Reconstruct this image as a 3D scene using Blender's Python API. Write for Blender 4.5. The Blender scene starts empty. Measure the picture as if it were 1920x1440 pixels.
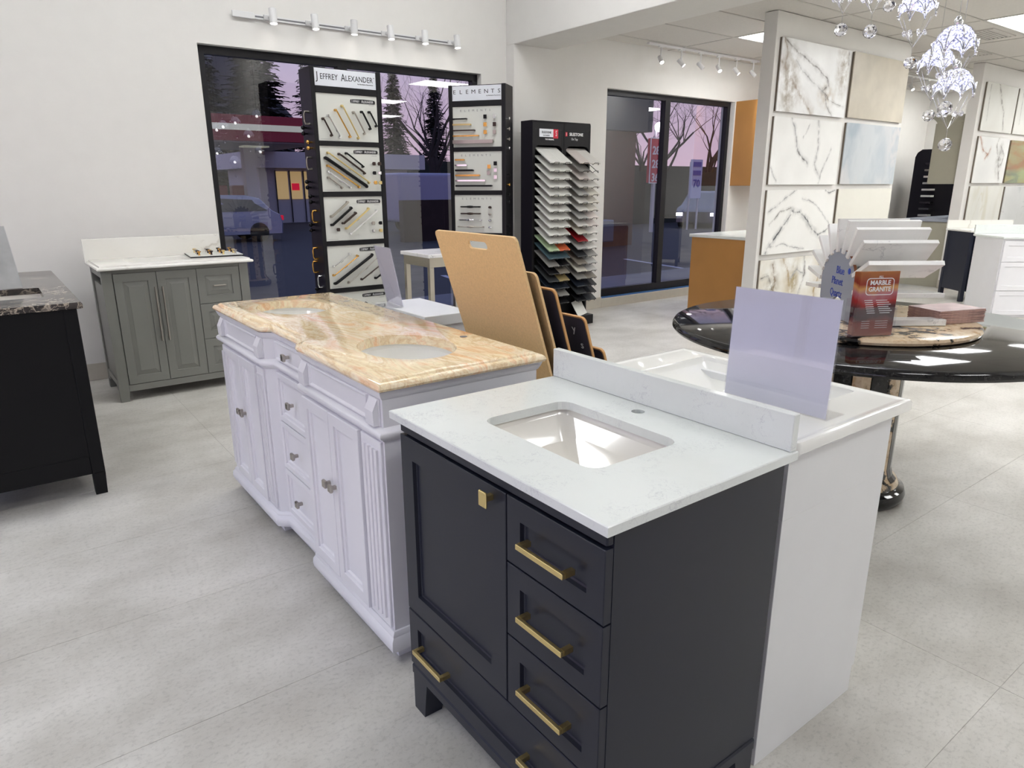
import bpy, bmesh, math, random
from mathutils import Vector, Matrix
random.seed(7)
D = bpy.data; COL = bpy.context.scene.collection; SC = bpy.context.scene
R = math.radians
H = 1.45                                   # camera height above the floor

# ------------------------------------------------------------------ camera
def make_camera():
    f, yaw, pit, rol = 1296.0, R(53.12), R(16.01), R(-0.17)
    cy, sy, cp, sp = math.cos(yaw), math.sin(yaw), math.cos(pit), math.sin(pit)
    F = Vector((cy*cp, sy*cp, -sp)); Rt = Vector((sy, -cy, 0)); U = Rt.cross(F)
    cr, sr = math.cos(rol), math.sin(rol)
    R2 = Rt*cr + U*sr; U2 = -Rt*sr + U*cr
    cam = D.objects.new('camera', D.cameras.new('camera')); COL.objects.link(cam)
    cam.data.sensor_fit = 'HORIZONTAL'; cam.data.sensor_width = 36.0
    cam.data.lens = f*36.0/1920.0; cam.data.clip_start = 0.05; cam.data.clip_end = 300
    M = Matrix((R2, U2, -F)).transposed().to_4x4(); M.translation = (0, 0, H)
    cam.matrix_world = M
    SC.camera = cam
make_camera()

# ------------------------------------------------------------------ world, light, exposure
def C(r, g, b, a=1.0):
    f = lambda v: ((v/255+0.055)/1.055)**2.4 if v > 10.3 else v/255/12.92
    return (f(r), f(g), f(b), a)
w = D.worlds.new('dusk'); SC.world = w; w.use_nodes = True
nt = w.node_tree; nt.nodes.clear()
out = nt.nodes.new('ShaderNodeOutputWorld'); bg = nt.nodes.new('ShaderNodeBackground')
tc = nt.nodes.new('ShaderNodeTexCoord'); sx = nt.nodes.new('ShaderNodeSeparateXYZ'); rp = nt.nodes.new('ShaderNodeValToRGB')
nt.links.new(tc.outputs['Generated'], sx.inputs[0]); nt.links.new(sx.outputs['Z'], rp.inputs[0])
nt.links.new(rp.outputs[0], bg.inputs[0]); nt.links.new(bg.outputs[0], out.inputs[0])
rp.color_ramp.elements[0].position = 0.0; rp.color_ramp.elements[0].color = (0.80, 0.54, 0.60, 1)
rp.color_ramp.elements[1].position = 0.75; rp.color_ramp.elements[1].color = (0.42, 0.50, 0.76, 1)
e = rp.color_ramp.elements.new(0.13); e.color = (0.66, 0.53, 0.64, 1)
e = rp.color_ramp.elements.new(0.3); e.color = (0.47, 0.52, 0.74, 1)
bg.inputs[1].default_value = 2.15
TROFFER_POWER = 13.5
HIGH_POWER = 14.5
SPOT_POWER = 9.0
SC.view_settings.view_transform = 'Standard'; SC.view_settings.look = 'None'
SC.view_settings.gamma = 1.0; SC.view_settings.use_curve_mapping = False
SC.view_settings.exposure = 0.14

# ------------------------------------------------------------------ materials
def newmat(name):
    m = D.materials.new(name); m.use_nodes = True; t = m.node_tree
    return m, t, t.nodes['Principled BSDF']
def mat(name, col, rough=0.5, metal=0.0, noise=0.0, nscale=8.0, bump=0.0, bscale=60.0, emit=None, es=0.0, coat=0.0, spec=0.5):
    m, t, b = newmat(name)
    b.inputs['Base Color'].default_value = col; b.inputs['Roughness'].default_value = rough
    b.inputs['Metallic'].default_value = metal; b.inputs['Coat Weight'].default_value = coat
    b.inputs['Specular IOR Level'].default_value = spec
    c = t.nodes.new('ShaderNodeTexCoord')
    n = t.nodes.new('ShaderNodeTexNoise'); n.inputs['Scale'].default_value = nscale; n.inputs['Detail'].default_value = 4
    t.links.new(c.outputs['Object'], n.inputs['Vector'])
    mx = t.nodes.new('ShaderNodeMix'); mx.data_type = 'RGBA'; mx.blend_type = 'MULTIPLY'
    mr = t.nodes.new('ShaderNodeMapRange'); mr.inputs['From Min'].default_value = 0.3; mr.inputs['From Max'].default_value = 0.7
    mr.inputs['To Min'].default_value = 1.0-max(noise, 0.012)*2; mr.inputs['To Max'].default_value = 1.0
    t.links.new(n.outputs[0], mr.inputs[0]); mx.inputs[0].default_value = 1.0
    mx.inputs[6].default_value = col; t.links.new(mr.outputs[0], mx.inputs[7]); t.links.new(mx.outputs[2], b.inputs['Base Color'])
    if bump:
        n2 = t.nodes.new('ShaderNodeTexNoise'); n2.inputs['Scale'].default_value = bscale
        t.links.new(c.outputs['Object'], n2.inputs['Vector'])
        bp = t.nodes.new('ShaderNodeBump'); bp.inputs['Strength'].default_value = bump; bp.inputs['Distance'].default_value = 0.002
        t.links.new(n2.outputs[0], bp.inputs['Height']); t.links.new(bp.outputs[0], b.inputs['Normal'])
    if emit:
        b.inputs['Emission Color'].default_value = emit; b.inputs['Emission Strength'].default_value = es
    return m
def ramp(t, src, stops):
    r = t.nodes.new('ShaderNodeValToRGB'); el = r.color_ramp.elements
    el[0].position, el[0].color = stops[0]; el[1].position, el[1].color = stops[-1]
    for p, c in stops[1:-1]:
        x = el.new(p); x.color = c
    t.links.new(src, r.inputs[0]); return r.outputs[0]
def veins(name, base, vein, scale=2.0, width=0.03, rough=0.15, cloud=None, cscale=1.5, seed=0.0, amount=0.9, vein2=None, stretch=(1, 1, 1), warp=0.6, coat=0.0, thin=0.5):
    """Stone with thin dark veins: |noise-0.5| bands on warped coordinates."""
    m, t, b = newmat(name); N = t.nodes
    c = N.new('ShaderNodeTexCoord'); mp = N.new('ShaderNodeMapping'); mp.inputs['Location'].default_value = (seed*3.1, seed*1.7, seed*2.3)
    mp.inputs['Scale'].default_value = stretch; mp.inputs['Rotation'].default_value = (0.3+seed, 0.5, seed*0.7)
    t.links.new(c.outputs['Object'], mp.inputs[0])
    wn = N.new('ShaderNodeTexNoise'); wn.inputs['Scale'].default_value = scale*1.8; wn.inputs['Detail'].default_value = 6
    t.links.new(mp.outputs[0], wn.inputs['Vector'])
    ad = N.new('ShaderNodeVectorMath'); ad.operation = 'MULTIPLY_ADD'; ad.inputs[1].default_value = (warp,)*3
    t.links.new(wn.outputs[1], ad.inputs[0]); t.links.new(mp.outputs[0], ad.inputs[2])
    def band(sc, wd, lo):
        n = N.new('ShaderNodeTexNoise'); n.inputs['Scale'].default_value = sc; n.inputs['Detail'].default_value = 3; n.inputs['Roughness'].default_value = 0.45
        t.links.new(ad.outputs[0], n.inputs['Vector'])
        s = N.new('ShaderNodeMath'); s.operation = 'SUBTRACT'; s.inputs[1].default_value = 0.5; t.links.new(n.outputs[0], s.inputs[0])
        a = N.new('ShaderNodeMath'); a.operation = 'ABSOLUTE'; t.links.new(s.outputs[0], a.inputs[0])
        r = N.new('ShaderNodeMapRange'); r.inputs['From Max'].default_value = wd; r.inputs['To Min'].default_value = 1; r.inputs['To Max'].default_value = 0
        r.interpolation_type = 'SMOOTHSTEP'; t.links.new(a.outputs[0], r.inputs[0])
        k = N.new('ShaderNodeTexNoise'); k.inputs['Scale'].default_value = scale*0.9; t.links.new(mp.outputs[0], k.inputs['Vector'])
        kr = N.new('ShaderNodeMapRange'); kr.inputs['From Min'].default_value = lo; kr.inputs['From Max'].default_value = lo+0.15
        t.links.new(k.outputs[0], kr.inputs[0])
        q = N.new('ShaderNodeMath'); q.operation = 'MULTIPLY'; t.links.new(r.outputs[0], q.inputs[0]); t.links.new(kr.outputs[0], q.inputs[1])
        q2 = N.new('ShaderNodeMath'); q2.operation = 'MULTIPLY'; q2.inputs[1].default_value = amount; t.links.new(q.outputs[0], q2.inputs[0])
        return q2.outputs[0]
    cn = N.new('ShaderNodeTexNoise'); cn.inputs['Scale'].default_value = cscale; cn.inputs['Detail'].default_value = 5
    t.links.new(ad.outputs[0], cn.inputs['Vector'])
    bc = ramp(t, cn.outputs[0], [(0.38, base), (0.68, cloud or tuple(x*0.9 for x in base[:3])+(1,))])
    m1 = N.new('ShaderNodeMix'); m1.data_type = 'RGBA'; t.links.new(band(scale, width, thin-0.08), m1.inputs[0]); t.links.new(bc, m1.inputs[6]); m1.inputs[7].default_value = vein
    m2 = N.new('ShaderNodeMix'); m2.data_type = 'RGBA'; t.links.new(band(scale*2.3, width*0.6, thin), m2.inputs[0]); t.links.new(m1.outputs[2], m2.inputs[6]); m2.inputs[7].default_value = vein2 or vein
    t.links.new(m2.outputs[2], b.inputs['Base Color']); b.inputs['Roughness'].default_value = rough; b.inputs['Coat Weight'].default_value = coat
    return m
def speckle(name, cols, scale=40, rough=0.1, big=4.0):
    m, t, b = newmat(name); N = t.nodes
    c = N.new('ShaderNodeTexCoord'); n = N.new('ShaderNodeTexNoise'); n.inputs['Scale'].default_value = scale; n.inputs['Detail'].default_value = 5; n.inputs['Roughness'].default_value = 0.65
    n3 = N.new('ShaderNodeTexNoise'); n3.inputs['Scale'].default_value = big; n3.inputs['Detail'].default_value = 4
    t.links.new(c.outputs['Object'], n.inputs['Vector']); t.links.new(c.outputs['Object'], n3.inputs['Vector'])
    mx = N.new('ShaderNodeMath'); mx.operation = 'ADD'; t.links.new(n.outputs[0], mx.inputs[0]); t.links.new(n3.outputs[0], mx.inputs[1])
    h = N.new('ShaderNodeMath'); h.operation = 'MULTIPLY'; h.inputs[1].default_value = 0.5; t.links.new(mx.outputs[0], h.inputs[0])
    t.links.new(ramp(t, h.outputs[0], cols), b.inputs['Base Color']); b.inputs['Roughness'].default_value = rough
    return m
def thinglass(name, tint, f0=0.04, boost=1.0, gloss=(1, 1, 1, 1)):
    """Thin clear sheet: transparent with a Schlick reflection, the same from both sides."""
    m = D.materials.new(name); m.use_nodes = True; t = m.node_tree; N = t.nodes; N.clear()
    o = N.new('ShaderNodeOutputMaterial'); mx = N.new('ShaderNodeMixShader'); tr = N.new('ShaderNodeBsdfTransparent'); gl = N.new('ShaderNodeBsdfGlossy')
    tr.inputs[0].default_value = tint; gl.inputs['Roughness'].default_value = 0.0; gl.inputs[0].default_value = gloss
    lw = N.new('ShaderNodeLayerWeight'); lw.inputs[0].default_value = 0.5
    pw = N.new('ShaderNodeMath'); pw.operation = 'POWER'; pw.inputs[1].default_value = 5
    ma = N.new('ShaderNodeMath'); ma.operation = 'MULTIPLY_ADD'; ma.use_clamp = True; ma.inputs[1].default_value = (1-f0)*boost; ma.inputs[2].default_value = f0*boost
    t.links.new(lw.outputs['Facing'], pw.inputs[0]); t.links.new(pw.outputs[0], ma.inputs[0]); t.links.new(ma.outputs[0], mx.inputs[0]); t.links.new(tr.outputs[0], mx.inputs[1]); t.links.new(gl.outputs[0], mx.inputs[2]); t.links.new(mx.outputs[0], o.inputs[0])
    return m
M = {}
M['wall'] = mat('wall_paint', C(228, 226, 222), 0.75, noise=0.01, bump=0.15, bscale=250)
M['ceil'] = mat('ceiling_paint', C(225, 223, 219), 0.85, noise=0.01)
M['ctile'] = mat('ceiling_tile_fibre', C(214, 210, 204), 0.9, noise=0.03, nscale=40, bump=0.3, bscale=300)
M['tbar'] = mat('ceiling_grid_metal', C(196, 192, 186), 0.5)
def floor_mat():
    m, t, b = newmat('floor_porcelain'); N = t.nodes
    c = N.new('ShaderNodeNewGeometry'); mp = N.new('ShaderNodeMapping'); mp.inputs['Scale'].default_value = (1.0, 1.3, 1); t.links.new(c.outputs['Position'], mp.inputs[0])
    n = N.new('ShaderNodeTexNoise'); n.inputs['Scale'].default_value = 1.7; n.inputs['Detail'].default_value = 8; n.inputs['Roughness'].default_value = 0.62
    n2 = N.new('ShaderNodeTexNoise'); n2.inputs['Scale'].default_value = 55; n2.inputs['Detail'].default_value = 5; n2.inputs['Roughness'].default_value = 0.75
    for k in (n, n2): t.links.new(mp.outputs[0], k.inputs['Vector'])
    c1 = ramp(t, n.outputs[0], [(0.32, C(178, 174, 166)), (0.5, C(198, 195, 188)), (0.68, C(214, 211, 205))])
    r2 = N.new('ShaderNodeMapRange'); r2.inputs['From Min'].default_value = 0.33; r2.inputs['From Max'].default_value = 0.5; r2.inputs['To Min'].default_value = 0.79
    t.links.new(n2.outputs[0], r2.inputs[0])
    mx = N.new('ShaderNodeMix'); mx.data_type = 'RGBA'; mx.blend_type = 'MULTIPLY'; mx.inputs[0].default_value = 1
    t.links.new(c1, mx.inputs[6]); t.links.new(r2.outputs[0], mx.inputs[7]); t.links.new(mx.outputs[2], b.inputs['Base Color'])
    b.inputs['Roughness'].default_value = 0.42
    return m
M['floor'] = floor_mat()
M['grout'] = mat('floor_grout', C(182, 178, 171), 0.9)
M['base'] = mat('baseboard_tile', C(196, 190, 178), 0.5, noise=0.04, nscale=14)
M['frame'] = mat('window_bronze', C(26, 25, 30), 0.4, metal=0.3)
M['glass'] = thinglass('window_glass', (0.32, 0.33, 0.385, 1), 0.085, 1.15)
M['glassclear'] = thinglass('storefront_glass', (0.90, 0.92, 0.96, 1), 0.08, 1.0)
M['blue'] = mat('blue_membrane', C(52, 105, 165), 0.6, noise=0.2, nscale=18)
M['black'] = mat('black_laminate', C(15, 14, 19), 0.45, spec=.3)
M['blackm'] = mat('black_metal', C(22, 22, 24), 0.35, metal=0.6)
M['blackv'] = mat('black_paint', C(9, 9, 11), 0.5, spec=.25)
M['navy'] = mat('charcoal_blue_lacquer', C(30, 33, 46), 0.38, spec=.38)
M['navyb'] = mat('dark_navy_lacquer', C(18, 24, 42), 0.4)
M['white'] = mat('white_lacquer', C(232, 232, 236), 0.3)
M['whiteg'] = mat('white_gloss_panel', C(226, 227, 228), 0.28)
M['grey'] = mat('grey_lacquer', C(124, 124, 119), 0.4)
M['ceramic'] = mat('white_ceramic', C(240, 240, 236), 0.06, coat=0.5)
M['ceramicw'] = mat('warm_ceramic', C(228, 224, 217), 0.08, coat=0.4)
M['gold'] = mat('brushed_brass', C(224, 202, 142), 0.34, metal=1.0)
M['bronzeg'] = mat('polished_gold', C(222, 172, 92), 0.25, metal=1.0)
M['nickel'] = mat('brushed_nickel', C(176, 170, 162), 0.28, metal=1.0)
M['chrome'] = mat('chrome', C(225, 225, 228), 0.08, metal=1.0)
M['bronze'] = mat('dark_bronze', C(70, 58, 54), 0.35, metal=0.8)
M['quartz'] = veins('white_quartz', C(226, 230, 228), C(190, 192, 198), 9.0, 0.02, 0.13, cloud=C(222, 227, 224), seed=1.2, amount=0.5, thin=0.53)
M['greycounter'] = veins('calacatta_counter', C(238, 237, 232), C(190, 184, 172), 1.3, 0.012, 0.15, cloud=C(230, 228, 220), seed=3.6, amount=0.55, thin=0.52)
M['statuary'] = veins('white_marble', C(236, 236, 234), C(150, 150, 152), 5, 0.02, 0.2, seed=2.2)
def granite_mat():
    m, t, b = newmat('salmon_onyx'); N = t.nodes
    c = N.new('ShaderNodeTexCoord'); mp = N.new('ShaderNodeMapping'); mp.inputs['Rotation'].default_value = (0, 0, R(18)); mp.inputs['Scale'].default_value = (5.5, 1.6, 5)
    t.links.new(c.outputs['Object'], mp.inputs[0])
    n = N.new('ShaderNodeTexNoise'); n.inputs['Scale'].default_value = 1.6; n.inputs['Detail'].default_value = 7; n.inputs['Roughness'].default_value = 0.6; n.inputs['Distortion'].default_value = 0.9
    t.links.new(mp.outputs[0], n.inputs['Vector'])
    col = ramp(t, n.outputs[0], [(0.28, C(226, 168, 116)), (0.38, C(243, 208, 168)), (0.45, C(249, 234, 198)), (0.50, C(230, 202, 160)), (0.55, C(250, 236, 206)), (0.62, C(240, 198, 156)), (0.74, C(246, 214, 176))])
    n2 = N.new('ShaderNodeTexNoise'); n2.inputs['Scale'].default_value = 5; n2.inputs['Detail'].default_value = 6; n2.inputs['Distortion'].default_value = 1.4
    t.links.new(mp.outputs[0], n2.inputs['Vector'])
    l = ramp(t, n2.outputs[0], [(0.46, (1, 1, 1, 1)), (0.5, C(208, 186, 160)), (0.54, (1, 1, 1, 1))])
    mx = N.new('ShaderNodeMix'); mx.data_type = 'RGBA'; mx.blend_type = 'MULTIPLY'; mx.inputs[0].default_value = 0.3
    t.links.new(col, mx.inputs[6]); t.links.new(l, mx.inputs[7]); t.links.new(mx.outputs[2], b.inputs['Base Color'])
    b.inputs['Roughness'].default_value = 0.06; b.inputs['Coat Weight'].default_value = 0.15; b.inputs['Coat Roughness'].default_value = 0.02
    return m
M['granite'] = granite_mat()
M['blackstone'] = veins('black_veined_stone', C(58, 52, 50), C(176, 164, 148), 4.5, 0.035, 0.16, cloud=C(24, 22, 24), cscale=7, seed=5, amount=0.9, thin=.44)
M['susan'] = speckle('golden_granite', [(0.41, C(16, 16, 17)), (0.445, C(70, 64, 58)), (0.47, C(206, 180, 146)), (0.56, C(226, 206, 176)), (0.66, C(196, 160, 120))], 20, 0.12, 7)
M['tabletop'] = speckle('absolute_black_granite', [(0.4, C(12, 12, 13)), (0.52, C(20, 20, 21)), (0.62, C(46, 45, 44))], 220, 0.06, 60)
M['mdf'] = mat('brown_hardboard', C(236, 200, 146), 0.6, noise=0.06, nscale=120, bump=0.2, bscale=400)
M['mdfedge'] = mat('hardboard_edge', C(214, 164, 106), 0.6, noise=0.04)
M['sheetdark'] = mat('dark_printed_sheet', C(66, 62, 72), 0.45, noise=0.03)
M['orange'] = mat('honey_maple_veneer', C(186, 134, 74), 0.45, noise=0.06, nscale=3)
M['sage'] = mat('sage_lacquer', C(166, 163, 146), 0.5)
M['board'] = mat('display_board_offwhite', C(212, 213, 206), 0.4)
M['sign'] = mat('sign_panel_white', C(225, 228, 235), 0.3)
M['ink'] = mat('black_ink', C(28, 28, 32), 0.6)
M['inkgrey'] = mat('grey_ink', C(120, 120, 124), 0.6)
M['whiteink'] = mat('white_ink', C(235, 235, 235), 0.6)
M['blueink'] = mat('blue_ink', C(40, 70, 170), 0.5)
M['redink'] = mat('red_ink', C(205, 30, 60), 0.5)
M['acrylic'] = thinglass('clear_acrylic', (0.97, 0.97, 0.98, 1), 0.05, 1.0)
M['paper'] = mat('blank_paper', C(226, 226, 240), 0.12, coat=0.3)
M['steel'] = mat('brushed_steel', C(190, 184, 172), 0.3, metal=1.0)
M['greytile'] = mat('grey_laminate', C(150, 156, 168), 0.4)
M['brownedge'] = mat('particle_board_edge', C(128, 76, 44), 0.7, noise=0.1, nscale=80)
M['lamp'] = mat('troffer_diffuser', C(240, 240, 240), 0.5, emit=(0.985, 0.99, 0.985, 1), es=TROFFER_POWER)
M['lamphigh'] = mat('high_lamp_diffuser', C(240, 240, 240), 0.5, emit=(0.985, 0.995, 1.0, 1), es=HIGH_POWER)
M['bulb'] = mat('lit_lens', C(250, 250, 250), 0.4, emit=(1, 0.97, 0.92, 1), es=25)
M['fixture'] = mat('white_fixture', C(226, 226, 226), 0.4)
M['asphalt'] = mat('asphalt', C(46, 46, 56), 0.8, noise=0.1, nscale=3)
M['concrete'] = mat('concrete_walk', C(120, 120, 130), 0.9, noise=0.05)
M['line'] = mat('parking_line_paint', C(190, 190, 205), 0.8)
M['cred'] = mat('red_canopy_fascia', C(140, 28, 52), 0.5)
M['cwhite'] = mat('lit_white_band', C(230, 230, 200), 0.5, emit=C(225, 225, 190), es=0.55)
M['kiosk'] = mat('white_kiosk_cladding', C(190, 186, 196), 0.6)
M['lit'] = mat('lit_shop_window', C(250, 220, 150), 0.5, emit=C(245, 205, 130), es=0.8)
M['litred'] = mat('lit_red', C(220, 40, 70), 0.5, emit=C(255, 30, 60), es=1.0)
M['litwhite'] = mat('lit_street_lamp', C(255, 250, 240), 0.5, emit=(1, 0.95, 0.85, 1), es=30)
M['suv'] = mat('pale_blue_car_paint', C(128, 132, 160), 0.15, coat=1.0)
M['cardark'] = mat('dark_car_paint', C(40, 44, 62), 0.15, coat=1.0)
M['carglass'] = mat('car_glass', C(20, 22, 28), 0.05)
M['tyre'] = mat('tyre_rubber', C(14, 14, 15), 0.8)
M['bark'] = mat('tree_bark', C(52, 44, 46), 0.95, noise=0.1)
M['needle'] = mat('evergreen_needles', C(34, 42, 40), 0.95, noise=0.2)
M['brick'] = mat('brown_brick', C(92, 60, 54), 0.9, noise=0.15, nscale=6)
M['brownback'] = mat('brown_backing', C(112, 102, 90), .7)
M['roofing'] = mat('grey_roof', C(88, 90, 100), 0.9)

# ------------------------------------------------------------------ mesh helpers
class MB:
    """Collects shapes in one bmesh; becomes one mesh object."""
    def __init__(s): s.bm = bmesh.new(); s.X = Matrix.Identity(4)
    def at(s, X): s.X = X; return s
    def _add(s, vs, fs):
        v = [s.bm.verts.new(s.X @ Vector(p)) for p in vs]
        for f in fs:
            try: s.bm.faces.new([v[i] for i in f])
            except ValueError: pass
        return v
    def box(s, x0, x1, y0, y1, z0, z1, bev=0.0, seg=1):
        if bev <= 0:
            s._add([(x0,y0,z0),(x1,y0,z0),(x1,y1,z0),(x0,y1,z0),(x0,y0,z1),(x1,y0,z1),(x1,y1,z1),(x0,y1,z1)],
                   [(3,2,1,0),(4,5,6,7),(0,1,5,4),(1,2,6,5),(2,3,7,6),(3,0,4,7)])
        else:
            t = bmesh.new(); r = bmesh.ops.create_cube(t, size=1)
            bmesh.ops.scale(t, vec=(abs(x1-x0), abs(y1-y0), abs(z1-z0)), verts=t.verts)
            bmesh.ops.translate(t, vec=((x0+x1)/2, (y0+y1)/2, (z0+z1)/2), verts=t.verts)
            bmesh.ops.bevel(t, geom=t.edges[:], offset=min(bev, abs(x1-x0)*.45, abs(y1-y0)*.45, abs(z1-z0)*.45), segments=seg, affect='EDGES', profile=0.5)
            s.merge(t)
        return s
    def merge(s, t):
        mp = {v: s.bm.verts.new(s.X @ v.co) for v in t.verts}
        for f in t.faces:
            try: s.bm.faces.new([mp[v] for v in f.verts])
            except ValueError: pass
        t.free()
    def loft(s, loops, close0=True, close1=True, cyc=True):
        n = len(loops[0]); rows = [[s.bm.verts.new(s.X @ Vector(p)) for p in l] for l in loops]
        for a, b in zip(rows, rows[1:]):
            for i in range(n if cyc else n-1):
                j = (i+1) % n
                try: s.bm.faces.new((a[i], a[j], b[j], b[i]))
                except ValueError: pass
        if close0:
            try: s.bm.faces.new(rows[0][::-1])
            except ValueError: pass
        if close1:
            try: s.bm.faces.new(rows[-1])
            except ValueError: pass
        return rows
    def lathe(s, prof, cx=0, cy=0, n=24, cap=True):
        s.loft([[(cx+r*math.cos(2*math.pi*i/n), cy+r*math.sin(2*math.pi*i/n), z) for i in range(n)] for r, z in prof], cap, cap); return s
    def tube(s, pts, r, n=8, cap=True):
        pts = [Vector(p) for p in pts]; loops = []
        rs = r if isinstance(r, (list, tuple)) else [r]*len(pts)
        up = None
        for i, p in enumerate(pts):
            d = (pts[min(i+1, len(pts)-1)]-pts[max(i-1, 0)]).normalized()
            if up is None or abs(up.dot(d)) > 0.98: up = Vector((0, 0, 1)) if abs(d.z) < 0.9 else Vector((1, 0, 0))
            a = d.cross(up).normalized(); b = a.cross(d).normalized(); up = b
            loops.append([tuple(p+(a*math.cos(2*math.pi*k/n)+b*math.sin(2*math.pi*k/n))*rs[i]) for k in range(n)])
        s.loft(loops, cap, cap); return s
    def bar(s, p, q, w, h, upv=(0, 0, 1)):
        p, q = Vector(p), Vector(q); d = (q-p).normalized(); u = Vector(upv)
        if abs(u.dot(d)) > 0.98: u = Vector((1, 0, 0))
        a = d.cross(u).normalized()*w/2; b = a.cross(d).normalized()*h/2
        s.loft([[tuple(c+a*i+b*j) for i, j in ((-1,-1),(1,-1),(1,1),(-1,1))] for c in (p, q)]); return s
    def prism(s, poly, axis, a0, a1):
        """poly of (u,v); axis 'x': (y,z), 'y': (x,z), 'z': (x,y)"""
        f = {'x': lambda u, v, a: (a, u, v), 'y': lambda u, v, a: (u, a, v), 'z': lambda u, v, a: (u, v, a)}[axis]
        s.loft([[f(u, v, a) for u, v in poly] for a in (a0, a1)]); return s
    def sphere(s, c, r, u=12, v=8, sc=(1, 1, 1)):
        t = bmesh.new(); bmesh.ops.create_uvsphere(t, u_segments=u, v_segments=v, radius=r)
        for k in t.verts: k.co = Vector((k.co.x*sc[0]+c[0], k.co.y*sc[1]+c[1], k.co.z*sc[2]+c[2]))
        s.merge(t); return s
def offset_poly(poly, d):
    """inward offset of a CCW polygon by d"""
    n = len(poly); o = []
    for i in range(n):
        p0, p1, p2 = Vector(poly[i-1]), Vector(poly[i]), Vector(poly[(i+1) % n])
        e1 = (p1-p0).normalized(); e2 = (p2-p1).normalized()
        n1 = Vector((-e1.y, e1.x)); n2 = Vector((-e2.y, e2.x)); k = n1+n2
        L = k.dot(n1)
        o.append(tuple(p1 + k*(d/L if abs(L) > 1e-6 else 0)))
    return o
def rrect(x0, x1, y0, y1, r, n=5):
    o = []
    for cx, cy, a in ((x1-r, y0+r, -90), (x1-r, y1-r, 0), (x0+r, y1-r, 90), (x0+r, y0+r, 180)):
        for i in range(n+1):
            t = R(a+90*i/n); o.append((cx+r*math.cos(t), cy+r*math.sin(t)))
    return o
def ellipse(cx, cy, a, b, n=40): return [(cx+a*math.cos(2*math.pi*i/n), cy+b*math.sin(2*math.pi*i/n)) for i in range(n)]
def slab(mb, outline, holes, prof):
    """Horizontal slab: outline CCW, prof = [(inset, z)...] from bottom outside to top; holes cut straight through."""
    loops = [[(x, y, z) for x, y in offset_poly(outline, i)] for i, z in prof]
    bm = mb.bm; rows = mb.loft(loops, False, False)
    zb, zt = prof[0][1], prof[-1][1]
    hb = [[bm.verts.new(mb.X @ Vector((x, y, zb))) for x, y in h] for h in holes]
    ht = [[bm.verts.new(mb.X @ Vector((x, y, zt))) for x, y in h] for h in holes]
    for a, b in zip(hb, ht):
        for i in range(len(a)): bm.faces.new((a[i], a[(i+1) % len(a)], b[(i+1) % len(a)], b[i]))
    for ring, hs in ((rows[0], hb), (rows[-1], ht)):
        if not hs: bm.faces.new(ring); continue
        ed = []
        for l in [ring]+hs:
            for i in range(len(l)):
                e_ = bm.edges.get((l[i], l[(i+1) % len(l)])) or bm.edges.new((l[i], l[(i+1) % len(l)])); ed.append(e_)
        bmesh.ops.triangle_fill(bm, use_beauty=True, use_dissolve=False, edges=ed)
# faces of cabinets: (u, v, w) = across, up, outward
FX = lambda X: Matrix(((0, 0, -1, X), (1, 0, 0, 0), (0, 1, 0, 0), (0, 0, 0, 1)))   # facing -X, u = Y
FY = lambda Y: Matrix(((1, 0, 0, 0), (0, 0, -1, Y), (0, 1, 0, 0), (0, 0, 0, 1)))   # facing -Y, u = X
def panel(mb, F, u0, u1, v0, v1, prof):
    """Door-like panel on face frame F; prof = [(inset, outward)...]: nested rectangles lofted to the middle."""
    old = mb.X; mb.X = old @ F
    mb.loft([[(u0+i, v0+i, w_), (u1-i, v0+i, w_), (u1-i, v1-i, w_), (u0+i, v1-i, w_)] for i, w_ in prof]); mb.X = old
SHAKER = lambda fr, th=0.02, rc=0.009: [(0, 0), (0, th-0.0015), (0.0015, th), (fr, th), (fr+0.004, th-rc), (fr+0.0041, th-rc)]

def finish(mb, name, m, smooth=False):
    bm = mb.bm; bmesh.ops.recalc_face_normals(bm, faces=bm.faces[:])
    me = D.meshes.new(name); bm.to_mesh(me); bm.free()
    me.materials.append(m)
    if smooth:
        me.polygons.foreach_set('use_smooth', [True]*len(me.polygons))
        me.set_sharp_from_angle(angle=R(38))
    return me
def link(o, parent=None):
    COL.objects.link(o)
    if parent: o.parent = parent
    return o
def part(name, mb, m, parent, smooth=False, label=None):
    """Part authored in its thing's local space."""
    o = link(D.objects.new(name, finish(mb, name, m, smooth)), parent)
    if label: o['label'] = label
    return o
def wpart(name, mb, m, root, parent=None, smooth=False, label=None):
    """Part authored in WORLD space, root = thing empty."""
    inv = root['_M'] if False else ROOTM[root.name].inverted()
    bmesh.ops.transform(mb.bm, matrix=inv, verts=mb.bm.verts)
    return part(name, mb, m, parent or root, smooth, label)
ROOTM = {}
def thing(name, label, cat, loc=(0, 0, 0), rz=0.0, group=None):
    o = D.objects.new(name, None); COL.objects.link(o); o.empty_display_size = 0.1
    o.location = loc; o.rotation_euler = (0, 0, rz)
    o['label'] = label; o['category'] = cat
    if group: o['group'] = group
    ROOTM[o.name] = Matrix.Translation(loc) @ Matrix.Rotation(rz, 4, 'Z')
    return o
def single(name, mb, m, label, cat, group=None, smooth=False, kind=None):
    o = link(D.objects.new(name, finish(mb, name, m, smooth)))
    c = sum((v.co for v in o.data.vertices), Vector())/max(1, len(o.data.vertices)); c.z = min(v.co.z for v in o.data.vertices)
    o.data.transform(Matrix.Translation(-c)); o.location = c
    o['label'] = label; o['category'] = cat
    if group: o['group'] = group
    if kind: o['kind'] = kind
    return o
def struct(name, mb, m, parent=None, smooth=False):
    o = link(D.objects.new(name, finish(mb, name, m, smooth)), parent)
    if parent is None: o['kind'] = 'structure'
    return o
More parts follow.
